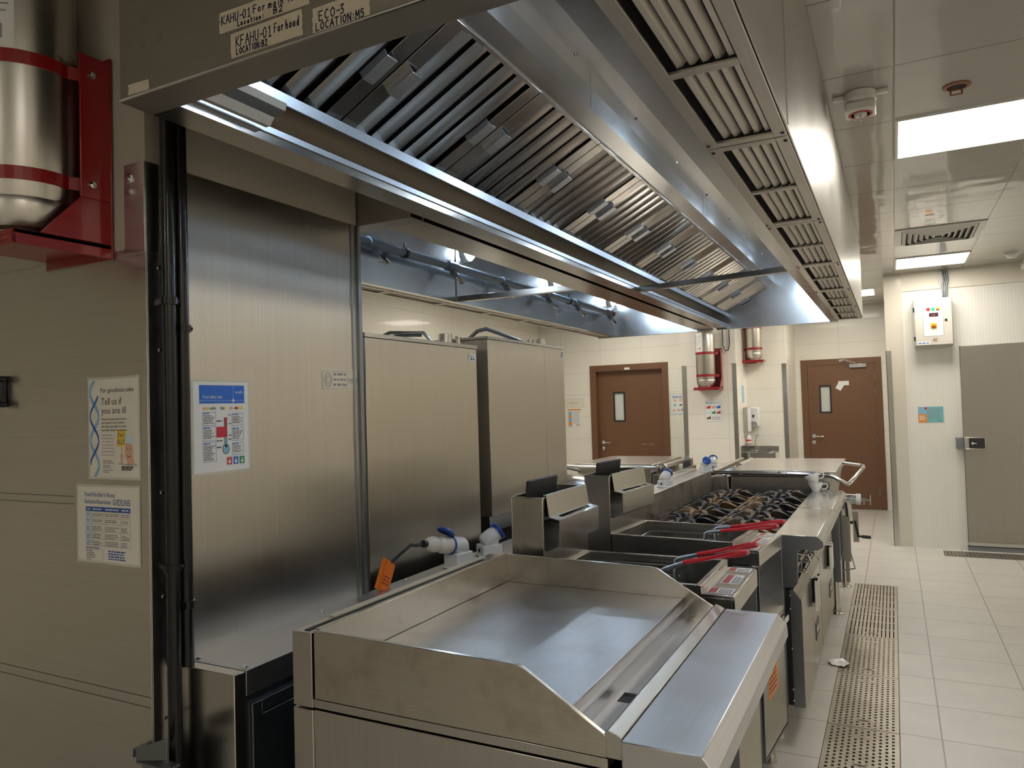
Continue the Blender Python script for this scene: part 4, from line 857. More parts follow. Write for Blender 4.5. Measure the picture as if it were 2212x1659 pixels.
socket('white socket with its lid turned away at the far end of the ranges', -1.49, 6.84, .922, (-.2, 1), False)
def plug():
    t = T('power_plug', 'grey plug pushed into the lidded socket, its black cable drooping towards the wall', 'plug', tuple(q))
    sd = Vector((-a.y, a.x, 0)).normalized(); ax = (sd, a.cross(sd), a)
    m = MB(); m.lathe([(.031, .002), (.033, .012), (.033, .050), (.026, .066), (.029, .078), (.031, .098), (.026, .116), (.016, .128), (.0, .130)], q, ax, 24); m.build('plug_body', 'ivory', t)
    b = q+a*.125; e = Vector((-1.628, 2.155, 1.000))
    m = MB(); m.tube([b, b+a*.02], .014, 12); p = [b]
    m.tube([b+a*.015, b+a*.05+Vector((0, -.005, -.006)), b*.55+e*.45+Vector((0, 0, .028)), b*.25+e*.75+Vector((0, 0, .014)), e, Vector((-1.634, 2.10, .945))], .0068, 10); m.build('cable', 'blackplastic', t)
    g = T('cable_tag', 'orange tape flag folded round the black plug cable above the spine', 'tag', (-1.634, 2.14, .99))
    m = MB(); P = lambda y, z, x: (x, y, z)
    m.fold([(-1.618, 2.165), (-1.612, 2.165), (-1.610, 2.12), (-1.617, 2.075)], .0015, 'xy', .925, .985)
    m = MB(); ay = Vector((.06, -.55, -.83)).normalized(); au = Vector((.12, .83, -.54)).normalized(); an = ay.cross(au).normalized(); cc = Vector((-1.622, 2.115, .968))
    m.obox(cc, ay, au, an, .056, .032, .0012); m.obox(cc+au*.010+an*.004, ay, au, an, .050, .022, .0012); m.obox(cc+au*.033+an*.002, ay, an, au, .05, .004, .0012); m.build('flag', 'orange', g)
    k = Sheet(cc-ay*.045-au*.012+an*.0056, au, -ay); k2 = MB()
    k = Sheet(cc+an*.0054, au, -ay) if au.cross(-ay).dot(an) > 0 else Sheet(cc+an*.0054, au, ay)
    for r in range(3): k.rows(k2, -.010, .028, -.03+r*.012, 1, .01, .005, .2, .0004)
    k2.build('pencil_marks', 'redlabel', g)
plug()

# ================================================================== FIRE CYLINDERS
def cylinder_set(cx, cy, z0, r, yw, x_side, lab_c, lab_b, label_side=-1, flip=1, label_ang=None, h=.72, hose=False):
    """suppression cylinder standing on a red wall bracket; wall at yw behind; x_side = bracket cheek"""
    c = T('suppression_cylinder', lab_c, 'cylinder', (cx, cy, z0), 'steel suppression cylinders')
    m = MB(); m.lathe([(r*.60, .002), (r*.62, .018), (r*.86, .022), (r*.95, .040), (r, .075), (r, .088), (r*.985, .092), (r, .096), (r, h-.10), (r*.96, h-.05), (r*.70, h), (.03, h+.03), (0, h+.03)], (cx, cy, z0), 'z', 48); m.build('vessel', 'sheet', c)
    an = label_ang if label_ang is not None else math.radians(-100); hw = .42 if r > .11 else .5
    def wrap(a0, a1, za, zb, off, name, mat, par):
        mm = MB(); n = 14; vs = []
        for i in range(n+1):
            q = a0+(a1-a0)*i/n
            for zz in (za, zb): vs.append((cx+math.cos(q)*(r+off), cy+math.sin(q)*(r+off), z0+zz))
        mm.add(vs, [(2*i, 2*i+2, 2*i+3, 2*i+1) for i in range(n)]); return mm.build(name, mat, par)
    lb = wrap(an-hw, an+hw, .44, .68, .0006, 'paper_label', 'paper', c)
    for i in range(7): wrap(an-hw*.8, an+hw*random.uniform(.2, .8), .53+i*.017, .534+i*.017, .0010, 'label_print', 'printgrey', lb)
    for k, mt in ((-.35, 'yellow'), (.35, 'printgrey')): wrap(an+hw*(k-.16), an+hw*(k+.16), .465, .50, .0010, 'label_emblem', mt, lb)
    b = T('cylinder_bracket', lab_b, 'bracket', (cx, yw, z0), 'red cylinder brackets')
    xs = x_side; xa, xb = (cx-r-.02, xs) if xs > cx else (xs, cx+r+.02); w0 = yw-.002; yf = cy-r*.9
    m = MB(); m.box(xa, xb if xs > cx else cx, w0-.006, w0, z0-.035, z0+.49)
    if xs > cx: m.box(xs-.006, xs, w0-.085, w0-.006, z0+.11, z0+.475)
    else: m.box(xs, xs+.006, w0-.085, w0-.006, z0+.11, z0+.475)
    m.build('back_channel', 'red', b, bev=.002)
    m = MB(); m.box(xa, xb, yf, w0-.006, z0-.012, z0-.001); m.box(xa, xb, yf, yf+.005, z0-.035, z0-.012)
    m.box(xs-.006 if xs > cx else xs, xs if xs > cx else xs+.006, yf, w0-.006, z0-.035, z0-.001)
    g = [(w0-.006, z0), (w0-.006, z0+.11), (w0-.085, z0+.11), (yf+.06, z0)]
    m.prism(g, 'yz', xs-.006 if xs > cx else xs, xs if xs > cx else xs+.006); m.build('tray', 'red', b, bev=.0015)
    for zz in (.145, .425):
        m = MB(); n = 26; e = 1 if xs > cx else -1; pts = []
        for i in range(n+1):
            q = math.pi/2-e*0 if False else None
        a0, a1 = (math.radians(20), math.radians(-200))
        for i in range(n+1):
            q = a0+(a1-a0)*i/n; pts.append((cx+math.cos(q)*(r+.004), cy+math.sin(q)*(r+.004)))
        pts = [(xs-.007 if xs > cx else cx+r+.006, w0-.05)]+pts if xs > cx else pts+[(xs+.007, w0-.05)]
        m.fold(pts, -.004, 'xy', z0+zz-.016, z0+zz+.016); bd = m.build('strap', 'red', b)
        k = MB(); k.lathe([(.009, 0), (.009, .004), (.005, .006), (.005, .010), (0, .010)], ((xs if xs > cx else xs), w0-.055, z0+zz), 'x' if xs > cx else (Vector((0, 1, 0)), Vector((0, 0, 1)), Vector((-1, 0, 0))), 12); k.build('bolt', 'chrome', bd)
    if hose:
        m = MB(); m.tube([(xs+.02, w0-.03, z0+.75), (xs+.02, w0-.03, z0+.52), (xs+.045, w0-.03, z0+.45), (xs+.085, w0-.03, z0+.46), (xs+.10, w0-.03, z0+.53), (xs+.10, w0-.03, z0+.75)], .007, 8); m.build('hose', 'blackplastic', c)
cylinder_set(-1.918, 1.075, 1.995, .118, 1.215, -1.772, 'large steel suppression cylinder strapped in its red bracket beside the near hood corner', 'red steel bracket on the near wall above the cladding', label_ang=math.radians(-62))
cylinder_set(-2.085, 9.355, 1.725, .118, 9.50, -1.905, 'steel suppression cylinder on the column between the two brown doors', 'red bracket with two straps on the column', label_ang=math.radians(-118), hose=True)
cylinder_set(-1.600, 10.04, 2.070, .100, 10.20, -1.800, 'steel suppression cylinder above the hand basin alcove', 'red bracket on the alcove wall above the soap dispenser', label_ang=math.radians(-70))
def catch():
    t = T('wall_catch', 'black metal door catch at the left edge of the near cladding', 'catch', (-2.26, 1.205, 1.62))
    m = MB(); m.box(-2.30, -2.258, 1.196, 1.2129, 1.60, 1.672); m.cyl((-2.262, 1.18, 1.672), (-2.262, 1.2129, 1.672), .009, 12); m.cyl((-2.262, 1.18, 1.600), (-2.262, 1.2129, 1.600), .009, 12); m.build('plate', 'blackpaint', t, bev=.003)
catch()

# ================================================================== DOORS
def door(name, x0, x1, y, top, leaf_y, handle_left, win, closer=False, fw=.085):
    """brown painted door in a brown frame, wall face at y"""
    t = SE(name, ((x0+x1)/2, y, 0))
    m = MB()
    for a, b in ((x0, x0+fw), (x1-fw, x1)): m.box(a, b, y-.012, y+.11, 0, top)
    m.box(x0+fw, x1-fw, y-.012, y+.11, top-fw, top); m.build('door_frame', 'brown', t, bev=.003)
    a, b = x0+fw+.003, x1-fw-.003; yl = leaf_y
    m = MB(); wx0, wx1, wz0, wz1 = win
    for r in ((a, wx0, .005, top-fw-.003), (wx1, b, .005, top-fw-.003), (wx0, wx1, .005, wz0), (wx0, wx1, wz1, top-fw-.003)): m.box(r[0], r[1], yl, yl+.044, r[2], r[3])
    lf = m.build('door_leaf', 'brown', t, smooth=False)
    m = MB(); m.frame('xz', wx0-.012, wx1+.012, wz0-.012, wz1+.012, .022, yl-.006, yl+.003); m.build('window_bead', 'blackplastic', lf, bev=.001)
    MB().box(wx0, wx1, yl+.015, yl+.021, wz0, wz1).build('vision_pane', 'glasswhite', lf)
    hx = a+.055; d = 1
    m = MB(); F = (Vector((1, 0, 0)), Vector((0, 0, 1)), Vector((0, -1, 0)))
    m.lathe([(.026, 0), (.026, .008), (.010, .010), (.010, .05), (0, .05)], (hx, yl, 1.01), F, 18); m.tube([(hx, yl-.048, 1.01), (hx+.02, yl-.055, 1.01), (hx+.125, yl-.055, 1.008)], .010, 10); m.lathe([(.026, 0), (.026, .008), (.006, .010), (.006, .016), (0, .016)], (hx, yl, .925), F, 18)
    m.build('lever_handle', 'chrome', lf)
    m = MB()
    for z in (1.82, 1.62, .95, .25): m.cyl((b+.004, yl-.008, z-.05), (b+.004, yl-.008, z+.05), .009, 10)
    m.build('hinge', 'bodyg', lf)
    return t, lf, yl
d2, lf2, yl2 = door('door_2', -1.165, -.133, 11.25, 2.090, 11.244, True, (-.920, -.785, 1.345, 1.715))
m = MB(); m.box(-.53, -.315, yl2-.045, yl2, 1.955, 2.005); m.build('door_closer', 'chrome', lf2, bev=.004)
m = MB(); m.tube([(-.42, yl2-.055, 2.0), (-.56, yl2-.13, 2.055), (-.62, yl2-.03, 2.06)], .008, 8); m.box(-.66, -.58, yl2-.03, yl2-.018, 2.045, 2.075); m.build('closer_arm', 'chrome', lf2)
s = Sheet((-.70, yl2-.0005, 1.66), *FY); m = MB(); s.slab(m, .02, .055, .155, .115, .001); m.hexa([s.P(*p, l) for l in (0, .0015) for p in ((-.02, .02), (.045, -.02), (.09, .05), (.02, .09))]); m.build('paper_scrap', 'paper', lf2)
d1, lf1, yl1 = door('door_1', -3.815, -2.690, 9.80, 2.095, 9.880, True, (-3.495, -3.345, 1.310, 1.705))
s = Sheet((-3.30, 9.7875, 2.020), *FY); m = MB(); s.slab(m, 0, 0, .075, .028, .001); m.build('number_sticker', 'paper', d1)
s = Sheet((-3.2, yl1-.0004, .96), *FY); m = MB(); s.rows(m, .08, .26, .02, 1, .01, .004, 0); m.build('scuff', 'tape', lf1)
def cold_door():
    t = SE('door_3', (1.1, 8.61, 0))
    MB().box(.603, 1.62, 8.565, 8.640, .085, 2.026).build('door_leaf', 'colddoor', t, bev=.003)
    m = MB(); m.box(.610, 1.62, 8.570, 8.612, .040, .084); k = m.build('kick_seal', 'enamel', t); MB().box(.598, 1.62, 8.566, 8.613, .040, .048).build('door_gap_gasket', 'blackplastic', t)
    m = MB(); m.box(.535, .60, 8.555, 8.611, 1.003, 1.118); m.build('latch_keep', 'bodyg', t, bev=.004)
    m = MB(); m.box(.600, .782, 8.535, 8.565, .998, 1.118); m.frame('xz', .600, .782, .998, 1.118, .010, 8.530, 8.536); lt = m.build('latch_body', 'body', t, bev=.002)
    MB().box(.640, .772, 8.531, 8.536, 1.008, 1.108).build('latch_inset', 'blackplastic', lt)
    m = MB(); m.lathe([(.012, 0), (.012, .006), (.004, .007), (0, .007)], (.67, 8.531, 1.058), (Vector((1, 0, 0)), Vector((0, 0, 1)), Vector((0, -1, 0))), 14); m.box(.68, .705, 8.527, 8.531, 1.053, 1.063); m.build('latch_lock', 'chrome', lt)
cold_door()

# ================================================================== CONTROL BOX
def control_box():
    t = T('control_box', 'cream electrical control box with three coloured lamps on the white cold-room wall', 'control box', (.38, 8.61, 2.03))
    y = 8.45
    MB().box(.212, .548, y, 8.611, 2.035, 2.510).build('enclosure', 'enamel', t, bev=.004)
    m = MB(); m.box(.220, .542, y-.014, y-.001, 2.043, 2.502); d = m.build('door', 'enamel', t, bev=.003)
    s = Sheet((0, y-.0145, 0), *FY); m = MB(); s.line(m, [(.291, 2.131), (.466, 2.131), (.466, 2.447), (.291, 2.447), (.291, 2.131)], .004, .001); m.build('panel_outline', 'printgrey', d)
    m = MB(); s.slab(m, .293, 2.133, .464, 2.445, .001); m.build('inset_panel', 'white', d)
    F = (Vector((1, 0, 0)), Vector((0, 0, 1)), Vector((0, -1, 0)))
    for x, mt, lb in ((.340, 'led_red', 'red lamp'), (.380, 'led_green', 'green lamp'), (.422, 'led_amber', 'amber lamp')):
        MB().lathe([(.017, 0), (.017, .006), (.013, .007), (.012, .014), (0, .017)], (x, y-.0155, 2.402), F, 18).build('indicator_lamp', mt, d, label=lb)
    m = MB(); s.slab(m, .345, 2.325, .425, 2.362, .003); ds = m.build('display', 'blackplastic', d)
    m = MB(); s.text(m, '-18', .368, 2.333, .020, .0035, .028); m.build('digits', 'led_red', ds)
    m = MB(); s.slab(m, .352, 2.205, .412, 2.262, .002); ks = m.build('switch_plate', 'yellow', d)
    m = MB(); m.lathe([(.020, 0), (.018, .010), (0, .011)], (.382, y-.017, 2.234), F, 16); m.box(.360, .405, y-.038, y-.026, 2.228, 2.241); m.build('switch_knob', 'orange', ks)
    MB().lathe([(.012, 0), (.012, .005), (0, .006)], (.490, y-.0145, 2.285), F, 14).build('lock', 'blackplastic', d)
    m = MB(); m.box(.205, .222, y-.010, y+.03, 2.385, 2.425); m.box(.205, .222, y-.010, y+.03, 2.095, 2.135); m.build('hinge', 'blackplastic', t)
    m = MB(); s.slab(m, .235, 2.048, .345, 2.080, .001); st = m.build('label_sticker', 'paper', d); m = MB(); s.rows(m, .242, .335, .0+2.060, 1, .01, .010, 0, .0015); m.build('label_print', 'printblue', st)
    m = MB(); s.slab(m, .350, 2.070, .425, 2.115, .001); st = m.build('tape_label', 'tape', d); m = MB(); s.hand(m, 'A2', .375, 2.078, .028, .035, .004, 0, .0015); m.build('lettering', 'ink', st)
    m = MB()
    for dx in (-.016, 0, .016): m.tube([(.495+dx, 8.57, 2.508), (.497+dx, 8.575, 2.62), (.512+dx*1.1, 8.585, 2.70), (.505+dx*1.2, 8.59, 2.80)], .010, 8)
    m.build('conduit', 'bodyg', t)
    m = MB(); m.tube([(.470, 8.57, 2.508), (.462, 8.58, 2.64), (.452, 8.585, 2.72), (.440, 8.59, 2.80)], .006, 8); m.build('white_cable', 'white', t)
control_box()

# ================================================================== HAND BASIN CORNER
def basin():
    t = T('hand_basin', 'small steel hand basin with swan-neck tap in the alcove', 'basin', (-1.6, 10.1, .86))
    m = MB(); m.frame('xy', -1.735, -1.36, 9.86, 10.195, .03, .855, .870); m.box(-1.735, -1.36, 9.86, 9.865, .74, .862); m.box(-1.735, -1.731, 9.86, 10.195, .76, .862); m.box(-1.364, -1.36, 9.86, 10.195, .76, .862); m.box(-1.72, -1.38, 9.88, 10.18, .745, .75); m.box(-1.735, -1.36, 10.188, 10.1965, .85, .94); m.build('bowl', 'chrome', t, bev=.002)
    m = MB(); m.tube([(-1.645, 10.14, .865), (-1.645, 10.14, .98), (-1.638, 10.13, 1.04), (-1.615, 10.08, 1.085), (-1.58, 10.03, 1.085), (-1.563, 10.0, 1.06), (-1.560, 9.995, 1.04)], .009, 10); m.lathe([(.022, 0), (.018, .02)], (-1.645, 10.14, .868), 'z', 14); m.build('tap', 'chrome', t)
    MB().cyl((-1.55, 10.05, .45), (-1.55, 10.05, .75), .02, 12).build('waste_pipe', 'white', t)
    t = T('soap_dispenser', 'white soap dispenser with a dark drop-shaped window above the basin', 'dispenser', (-1.65, 10.19, 1.19))
    m = MB(); m.prism([(-1.715, 1.20), (-1.585, 1.20), (-1.580, 1.44), (-1.605, 1.452), (-1.70, 1.452), (-1.722, 1.44)], 'xz', 10.09, 10.197); b = m.build('cover', 'white', t, bev=.012)
    s = Sheet((-1.652, 10.0895, 1.335), *FY); m = MB(); s.disc(m, 0, 0, .014, .022); m.build('level_window', 'blackplastic', b)
    m = MB(); s.poly(m, [(-.05, -.125), (.05, -.125), (.045, -.09), (.02, -.07), (-.02, -.07), (-.045, -.09)]); m.build('push_bar', 'printgrey', b)
    t = T('paper_dispenser', 'grey and white paper towel holder beside the soap dispenser', 'dispenser', (-1.735, 9.95, 1.12))
    m = MB(); m.box(-1.741, -1.690, 9.86, 10.06, 1.13, 1.452); m.build('holder', 'body', t, bev=.004)
    MB().box(-1.694, -1.674, 9.875, 10.05, 1.14, 1.44).build('paper_stack', 'paper', t, bev=.003)
    t = T('sanitiser_bottle', 'small white bottle with red print under the paper towel holder', 'bottle', (-1.68, 9.95, .95))
    m = MB(); m.lathe([(.032, 0), (.034, .004), (.034, .09), (.014, .105), (.014, .12), (0, .12)], (-1.70, 9.95, .985), 'z', 16); b = m.build('bottle', 'white', t); m = MB(); m.lathe([(.0345, .03), (.0345, .05)], (-1.70, 9.95, .985), 'z', 16, cap=False); m.build('label', 'redprint', b)
    MB().box(-1.741, -1.66, 9.90, 10.0, .975, .985).build('bracket', 'body', t)
    t = T('splash_panel', 'folded steel splash panel on the column side beside the hand basin', 'panel', (-1.74, 9.95, .5))
    m = MB(); m.box(-1.7415, -1.738, 9.60, 10.19, .60, .97); m.build('sheet', 'body', t)
    t = T('door_notice', 'narrow notice strip on the column side above the paper towel holder', 'notice', (-1.74, 9.9, 1.6))
    m = MB(); m.box(-1.7417, -1.7395, 9.80, 10.0, 1.50, 1.86); p = m.build('card', 'paper', t); m = MB(); m.box(-1.7397, -1.7390, 9.83, 9.97, 1.52, 1.74); m.build('print_block', 'lightblue', p)
basin()

# ================================================================== CEILING FITTINGS
def ceil_light(x0, y0, lab, off=False):
    t = T('ceiling_light', lab, 'light', (x0+.30, y0+.30, 2.81), 'square ceiling light panels')
    m = MB(); m.frame('xy', x0, x0+.60, y0, y0+.61, .012, 2.800, 2.8095); m.build('frame', 'white', t)
    m = MB(); m.box(x0+.012, x0+.588, y0+.012, y0+.598, 2.803, 2.809); m.build('diffuser', 'panel_on', t, smooth=False)
ceil_light(.058, 3.780, 'bright square ceiling light nearer the camera, right of the hood')
ceil_light(.062, 7.640, 'bright square ceiling light further away, just before the control box wall')
# rest of the room's panels, out of view; three behind the camera added for brightness
for x, y, w in ((.67, -1.25, 'added behind the camera to brighten the near posters'), (2.49, -.02, 'right of the camera'), (2.49, -2.55, 'added in the near right corner to brighten the near wall'), (-1.8, -2.55, 'added in the near left corner to brighten the near cladding'), (2.49, 3.78, 'over the right side of the kitchen'), (2.49, 7.0, 'before the cold room'), 
                (-3.60, 3.1, 'over the rear aisle'), (-3.60, 6.2, 'over the rear aisle beyond the ovens'), (-3.30, 8.4, 'before the store door'), (-1.2, 8.2, 'before the column'), (-.75, 9.55, 'before the far brown door')):
    ceil_light(x, y, 'square ceiling light panel '+w)
def diffuser():
    t = T('air_diffuser', 'square ceiling air diffuser of nested louvres between the two lights', 'vent', (.36, 6.66, 2.81))
    cx, cy = .360, 6.655; m = MB(); m.frame('xy', cx-.30, cx+.30, cy-.325, cy+.325, .045, 2.802, 2.8095); m.build('frame', 'white', t, bev=.001)
    m = MB()
    for k in range(6):
        a = .250-k*.040; b = .275-k*.043
        for q in range(4):
            ca, sa = ((1, 0), (0, 1), (-1, 0), (0, -1))[q]
            def P(x, y, z): return (cx+x*ca-y*sa, cy+x*sa+y*ca, z)
            o, i2 = (a, b) if q % 2 == 0 else (b, a); w = .022
            m.add([P(o, -i2, 2.803), P(o, i2, 2.803), P(o-w, i2-w, 2.786), P(o-w, -i2+w, 2.786), P(o-.003, -i2, 2.805), P(o-.003, i2, 2.805), P(o-w-.003, i2-w, 2.788), P(o-w-.003, -i2+w, 2.788)], [(0, 1, 2, 3), (7, 6, 5, 4), (0, 4, 5, 1), (2, 6, 7, 3), (1, 5, 6, 2), (0, 3, 7, 4)])
    m.build('louvre', 'white', t); MB().box(cx-.255, cx+.255, cy-.28, cy+.28, 2.8085, 2.8095).build('throat', 'dark', t)
diffuser()
def detector():
    t = T('heat_detector', 'square white detector box on a round ceiling base beside the hood', 'detector', (-.075, 3.36, 2.81))
    D = (Vector((1, 0, 0)), Vector((0, -1, 0)), Vector((0, 0, -1))); c = Vector((-.075, 3.37, 2.81))
    m = MB(); m.lathe([(.062, 0), (.062, .035), (.05, .05), (.0, .05)], c, D, 28); m.box(c.x-.105, c.x+.105, c.y-.014, c.y+.014, 2.792, 2.8095); m.build('base', 'white', t, bev=.003)
    m = MB(); m.box(c.x-.058, c.x+.058, c.y-.058, c.y+.058, 2.722, 2.762); b = m.build('housing', 'white', t, bev=.008)
    MB().lathe([(.046, 0), (.046, .003), (.036, .003), (.036, 0)], (c.x, c.y, 2.722), D, 28).build('ring', 'redlabel', b)
    m = MB(); m.lathe([(.026, 0), (.022, .010), (.0, .010)], (c.x, c.y, 2.722), D, 20)
    for q in range(4):
        an = q*math.pi/2; m.box(c.x+.020*math.cos(an)-.004, c.x+.020*math.cos(an)+.004, c.y+.02*math.sin(an)-.004, c.y+.02*math.sin(an)+.004, 2.700, 2.722)
    m.build('sensor_cage', 'white', b)
    t = T('smoke_detector', 'round white smoke detector on the far right of the ceiling', 'detector', (1.0, 8.0, 2.81))
    MB().lathe([(.06, 0), (.06, .016), (.045, .018), (.042, .040), (.02, .046), (0, .046)], (1.0, 8.0, 2.81), D, 28).build('body', 'white', t)
    t = T('sprinkler_hole', 'empty round ceiling opening with a copper ring, scratched tile around it', 'fitting', (.28, 3.50, 2.81))
    MB().lathe([(.052, 0), (.052, .004), (.036, .007), (.034, 0)], (.28, 3.50, 2.8095), D, 28, cap=False).build('ring', 'copper', t)
    MB().lathe([(.036, 0), (.036, .001), (0, .0012)], (.28, 3.50, 2.8095), D, 24).build('hole', 'dark', t)
    m = MB(); m.tube([(.26, 3.53, 2.802), (.26, 3.53, 2.785), (.30, 3.53, 2.785), (.30, 3.53, 2.802)], .004, 6); m.build('clip', 'copper', t)
    t = T('camera_dome', 'white ceiling security camera at the right edge above the cold-room wall', 'camera', (1.19, 8.45, 2.81))
    m = MB(); m.lathe([(.05, 0), (.05, .05), (.0, .05)], (1.19, 8.45, 2.81), D, 24); m.box(1.13, 1.25, 8.36, 8.50, 2.72, 2.765); m.build('body', 'white', t, bev=.006)
    m = MB(); m.lathe([(.018, 0), (.018, .004), (0, .004)], (1.16, 8.36, 2.74), (Vector((1, 0, 0)), Vector((0, 0, 1)), Vector((0, -1, 0))), 14); m.build('lens', 'blackplastic', t)
detector()

# ================================================================== DRAIN GRATES
def grates():
    ys = [1.56, 2.45, 3.355, 3.836, 4.575, 5.30, 6.045, 6.785]
    labs = ['nearest perforated steel drain grate, running out of the bottom of the photo', 'perforated drain grate behind the camera end', 'perforated drain grate at the bottom edge of the photo', 'perforated drain grate just beyond the dark cross joint', 'perforated drain grate carrying the paper scrap', 'slotted drain grate, second from the far end', 'slotted drain grate at the far end of the channel']
    M['gratesteel'] = steel('drain_grate_steel', (30, 30, 30), col=(.42, .38, .31), rough=.40, stain=.35, staincol=(.20, .16, .11))
    for i, (a, b) in enumerate(zip(ys[:-1], ys[1:])):
        if b < 3: continue
        x0, x1 = GX0+.003, GX1-.003; t = T('drain_grate', labs[i], 'drain grate', ((x0+x1)/2, (a+b)/2, 0), 'floor drain grates')
        y0, y1 = a+.003, b-.003; z0, z1 = -.005, .001; m = MB(); m.frame('xy', x0, x1, y0, y1, .012, z0, z1)
        nx = 12 if i > 4 else 11; W0, W1 = x0+.012, x1-.012; p = (W1-W0)/nx; c = (y0+y1)/2
        solid = .58 if i < 5 else .70
        long_slots = i > 4
        for k in range(nx+1):
            xx = W0+k*p; h = p*solid/2; m.box(max(W0, xx-h), min(W1, xx+h), y0+.012, y1-.012, z0, z1)
        st = .032 if not long_slots else .150
        n = max(1, int((y1-y0-.03)/st))
        for k in range(nx):
            for j in range(n+1):
                yy = y0+.012+(y1-y0-.024)*(j+(.5 if (k % 2 and not long_slots) else 0))/n
                w = .0085 if not long_slots else .010
                if yy > y1-.012: continue
                m.box(W0+k*p+p*solid/2-.001, W0+(k+1)*p-p*solid/2+.001, max(y0+.012, yy-w), min(y1-.012, yy+w), z0, z1-.0002)
        m.box((x0+x1)/2-.05, (x0+x1)/2+.05, y1-.11, y1-.085, z0, z1+.0003); m.box((x0+x1)/2-.05, (x0+x1)/2+.05, y0+.075, y0+.10, z0, z1+.0003)
        m.build('plate', 'gratesteel', t)
        m = MB(); s = Sheet(((x0+x1)/2, y0+.0875, z1+.0004), (1, 0, 0), (0, 1, 0)); s.disc(m, 0, 0, .028, .006, .0004); m.build('lifting_slot', 'dark', t)
    t = T('drain_grate', 'slim drain grate in the floor before the cold-room door', 'drain grate', (1.0, 8.35, 0), 'floor drain grates')
    m = MB(); x0, x1, y0, y1 = .380, 1.615, 8.215, 8.485; m.frame('xy', x0, x1, y0, y1, .012, -.005, .001)
    for k in range(9): 
        yy = y0+.012+k*(y1-y0-.024)/8; m.box(x0+.012, x1-.012, yy-.009, yy+.009, -.005, .001)
    for k in range(40):
        xx = x0+.012+k*(x1-x0-.024)/39; m.box(xx-.007, xx+.007, y0+.012, y1-.012, -.005, .0008)
    m.build('plate', 'gratesteel', t)
    t = T('paper_scrap', 'crumpled white paper scrap on the edge of the drain grate', 'litter', (-.345, 4.70, .002))
    m = MB(); n = 7; rnd = random.Random(3)
    vs = [(-.345+.055*(i-3)/3*math.cos(.7)-.045*(j-3)/3*math.sin(.7), 4.70+.055*(i-3)/3*math.sin(.7)+.05*(j-3)/3, .004+rnd.uniform(0, .016)) for i in range(n) for j in range(n)]
    m.add(vs, [(i*n+j, (i+1)*n+j, (i+1)*n+j+1, i*n+j+1) for i in range(n-1) for j in range(n-1) if (i-3)**2+(j-3)**2 < 13]); m.build('scrap', 'paper', t)
grates()

# ================================================================== PAPERS AND TAPES
def tape_label(lab, pts, lines, y=HY0-.0004):
    """masking tape torn off and written on; pts = corner points (x,z) bottom-left, bottom-right, top-right, top-left"""
    bl, br, tr, tl = [Vector((p[0], 0, p[1])) for p in pts]; o = bl+Vector((0, y, 0)); u = (br-bl); w = u.length; u.normalize()
    t = T('tape_label', lab, 'label', tuple(o+u*w/2), 'masking tape labels on the hood fascia')
    s = Sheet(o, u, Vector((-u.z, 0, u.x))); h = (tl-bl).length; m = MB(); e = []; rnd = random.Random(len(lab))
    nz = 7
    for i in range(nz+1): e.append((rnd.uniform(-.0015, .0015), h*i/nz))
    top = [(w+rnd.uniform(-.0015, .0015), h*i/nz) for i in range(nz, -1, -1)]
    s.poly(m, e+top, .0003); m.build('tape', 'tape', t)
    m = MB()
    for tx, x, z, hh, wd in lines: s.hand(m, tx, x, z, hh, wd, .0022, -.02)
    if lines: m.build('handwriting', 'ink', t)
tape_label('masking tape on the hood fascia reading KAHU-01, uppermost of the pair', ((-1.098, 2.266), (-.876, 2.262), (-.876, 2.300), (-1.096, 2.306)), (('KAHU-01', .006, .016, .016, .074), ('For main Ki', .088, .018, .014, .105), ('Location:', .048, .004, .009, .068), ('B2', .138, .004, .011, .026)))
tape_label('masking tape on the hood fascia reading KFAHU-01 For hood, lower of the pair', ((-1.069, 2.212), (-.893, 2.212), (-.891, 2.255), (-1.062, 2.258)), (('KFAHU-01', .014, .019, .019, .088), ('For hood', .110, .021, .016, .062), ('LOCATION:B2', .015, .004, .012, .080)))
tape_label('masking tape on the hood fascia reading ECO-3, right of the pair', ((-.870, 2.206), (-.746, 2.206), (-.744, 2.243), (-.866, 2.251)), (('ECO-3', .015, .020, .016, .060), ('LOCATION:M5', .008, .004, .013, .108)))
tape_label('small blank strip of masking tape at the left corner of the hood fascia', ((-1.364, 2.209), (-1.300, 2.207), (-1.297, 2.228), (-1.360, 2.230)), ())

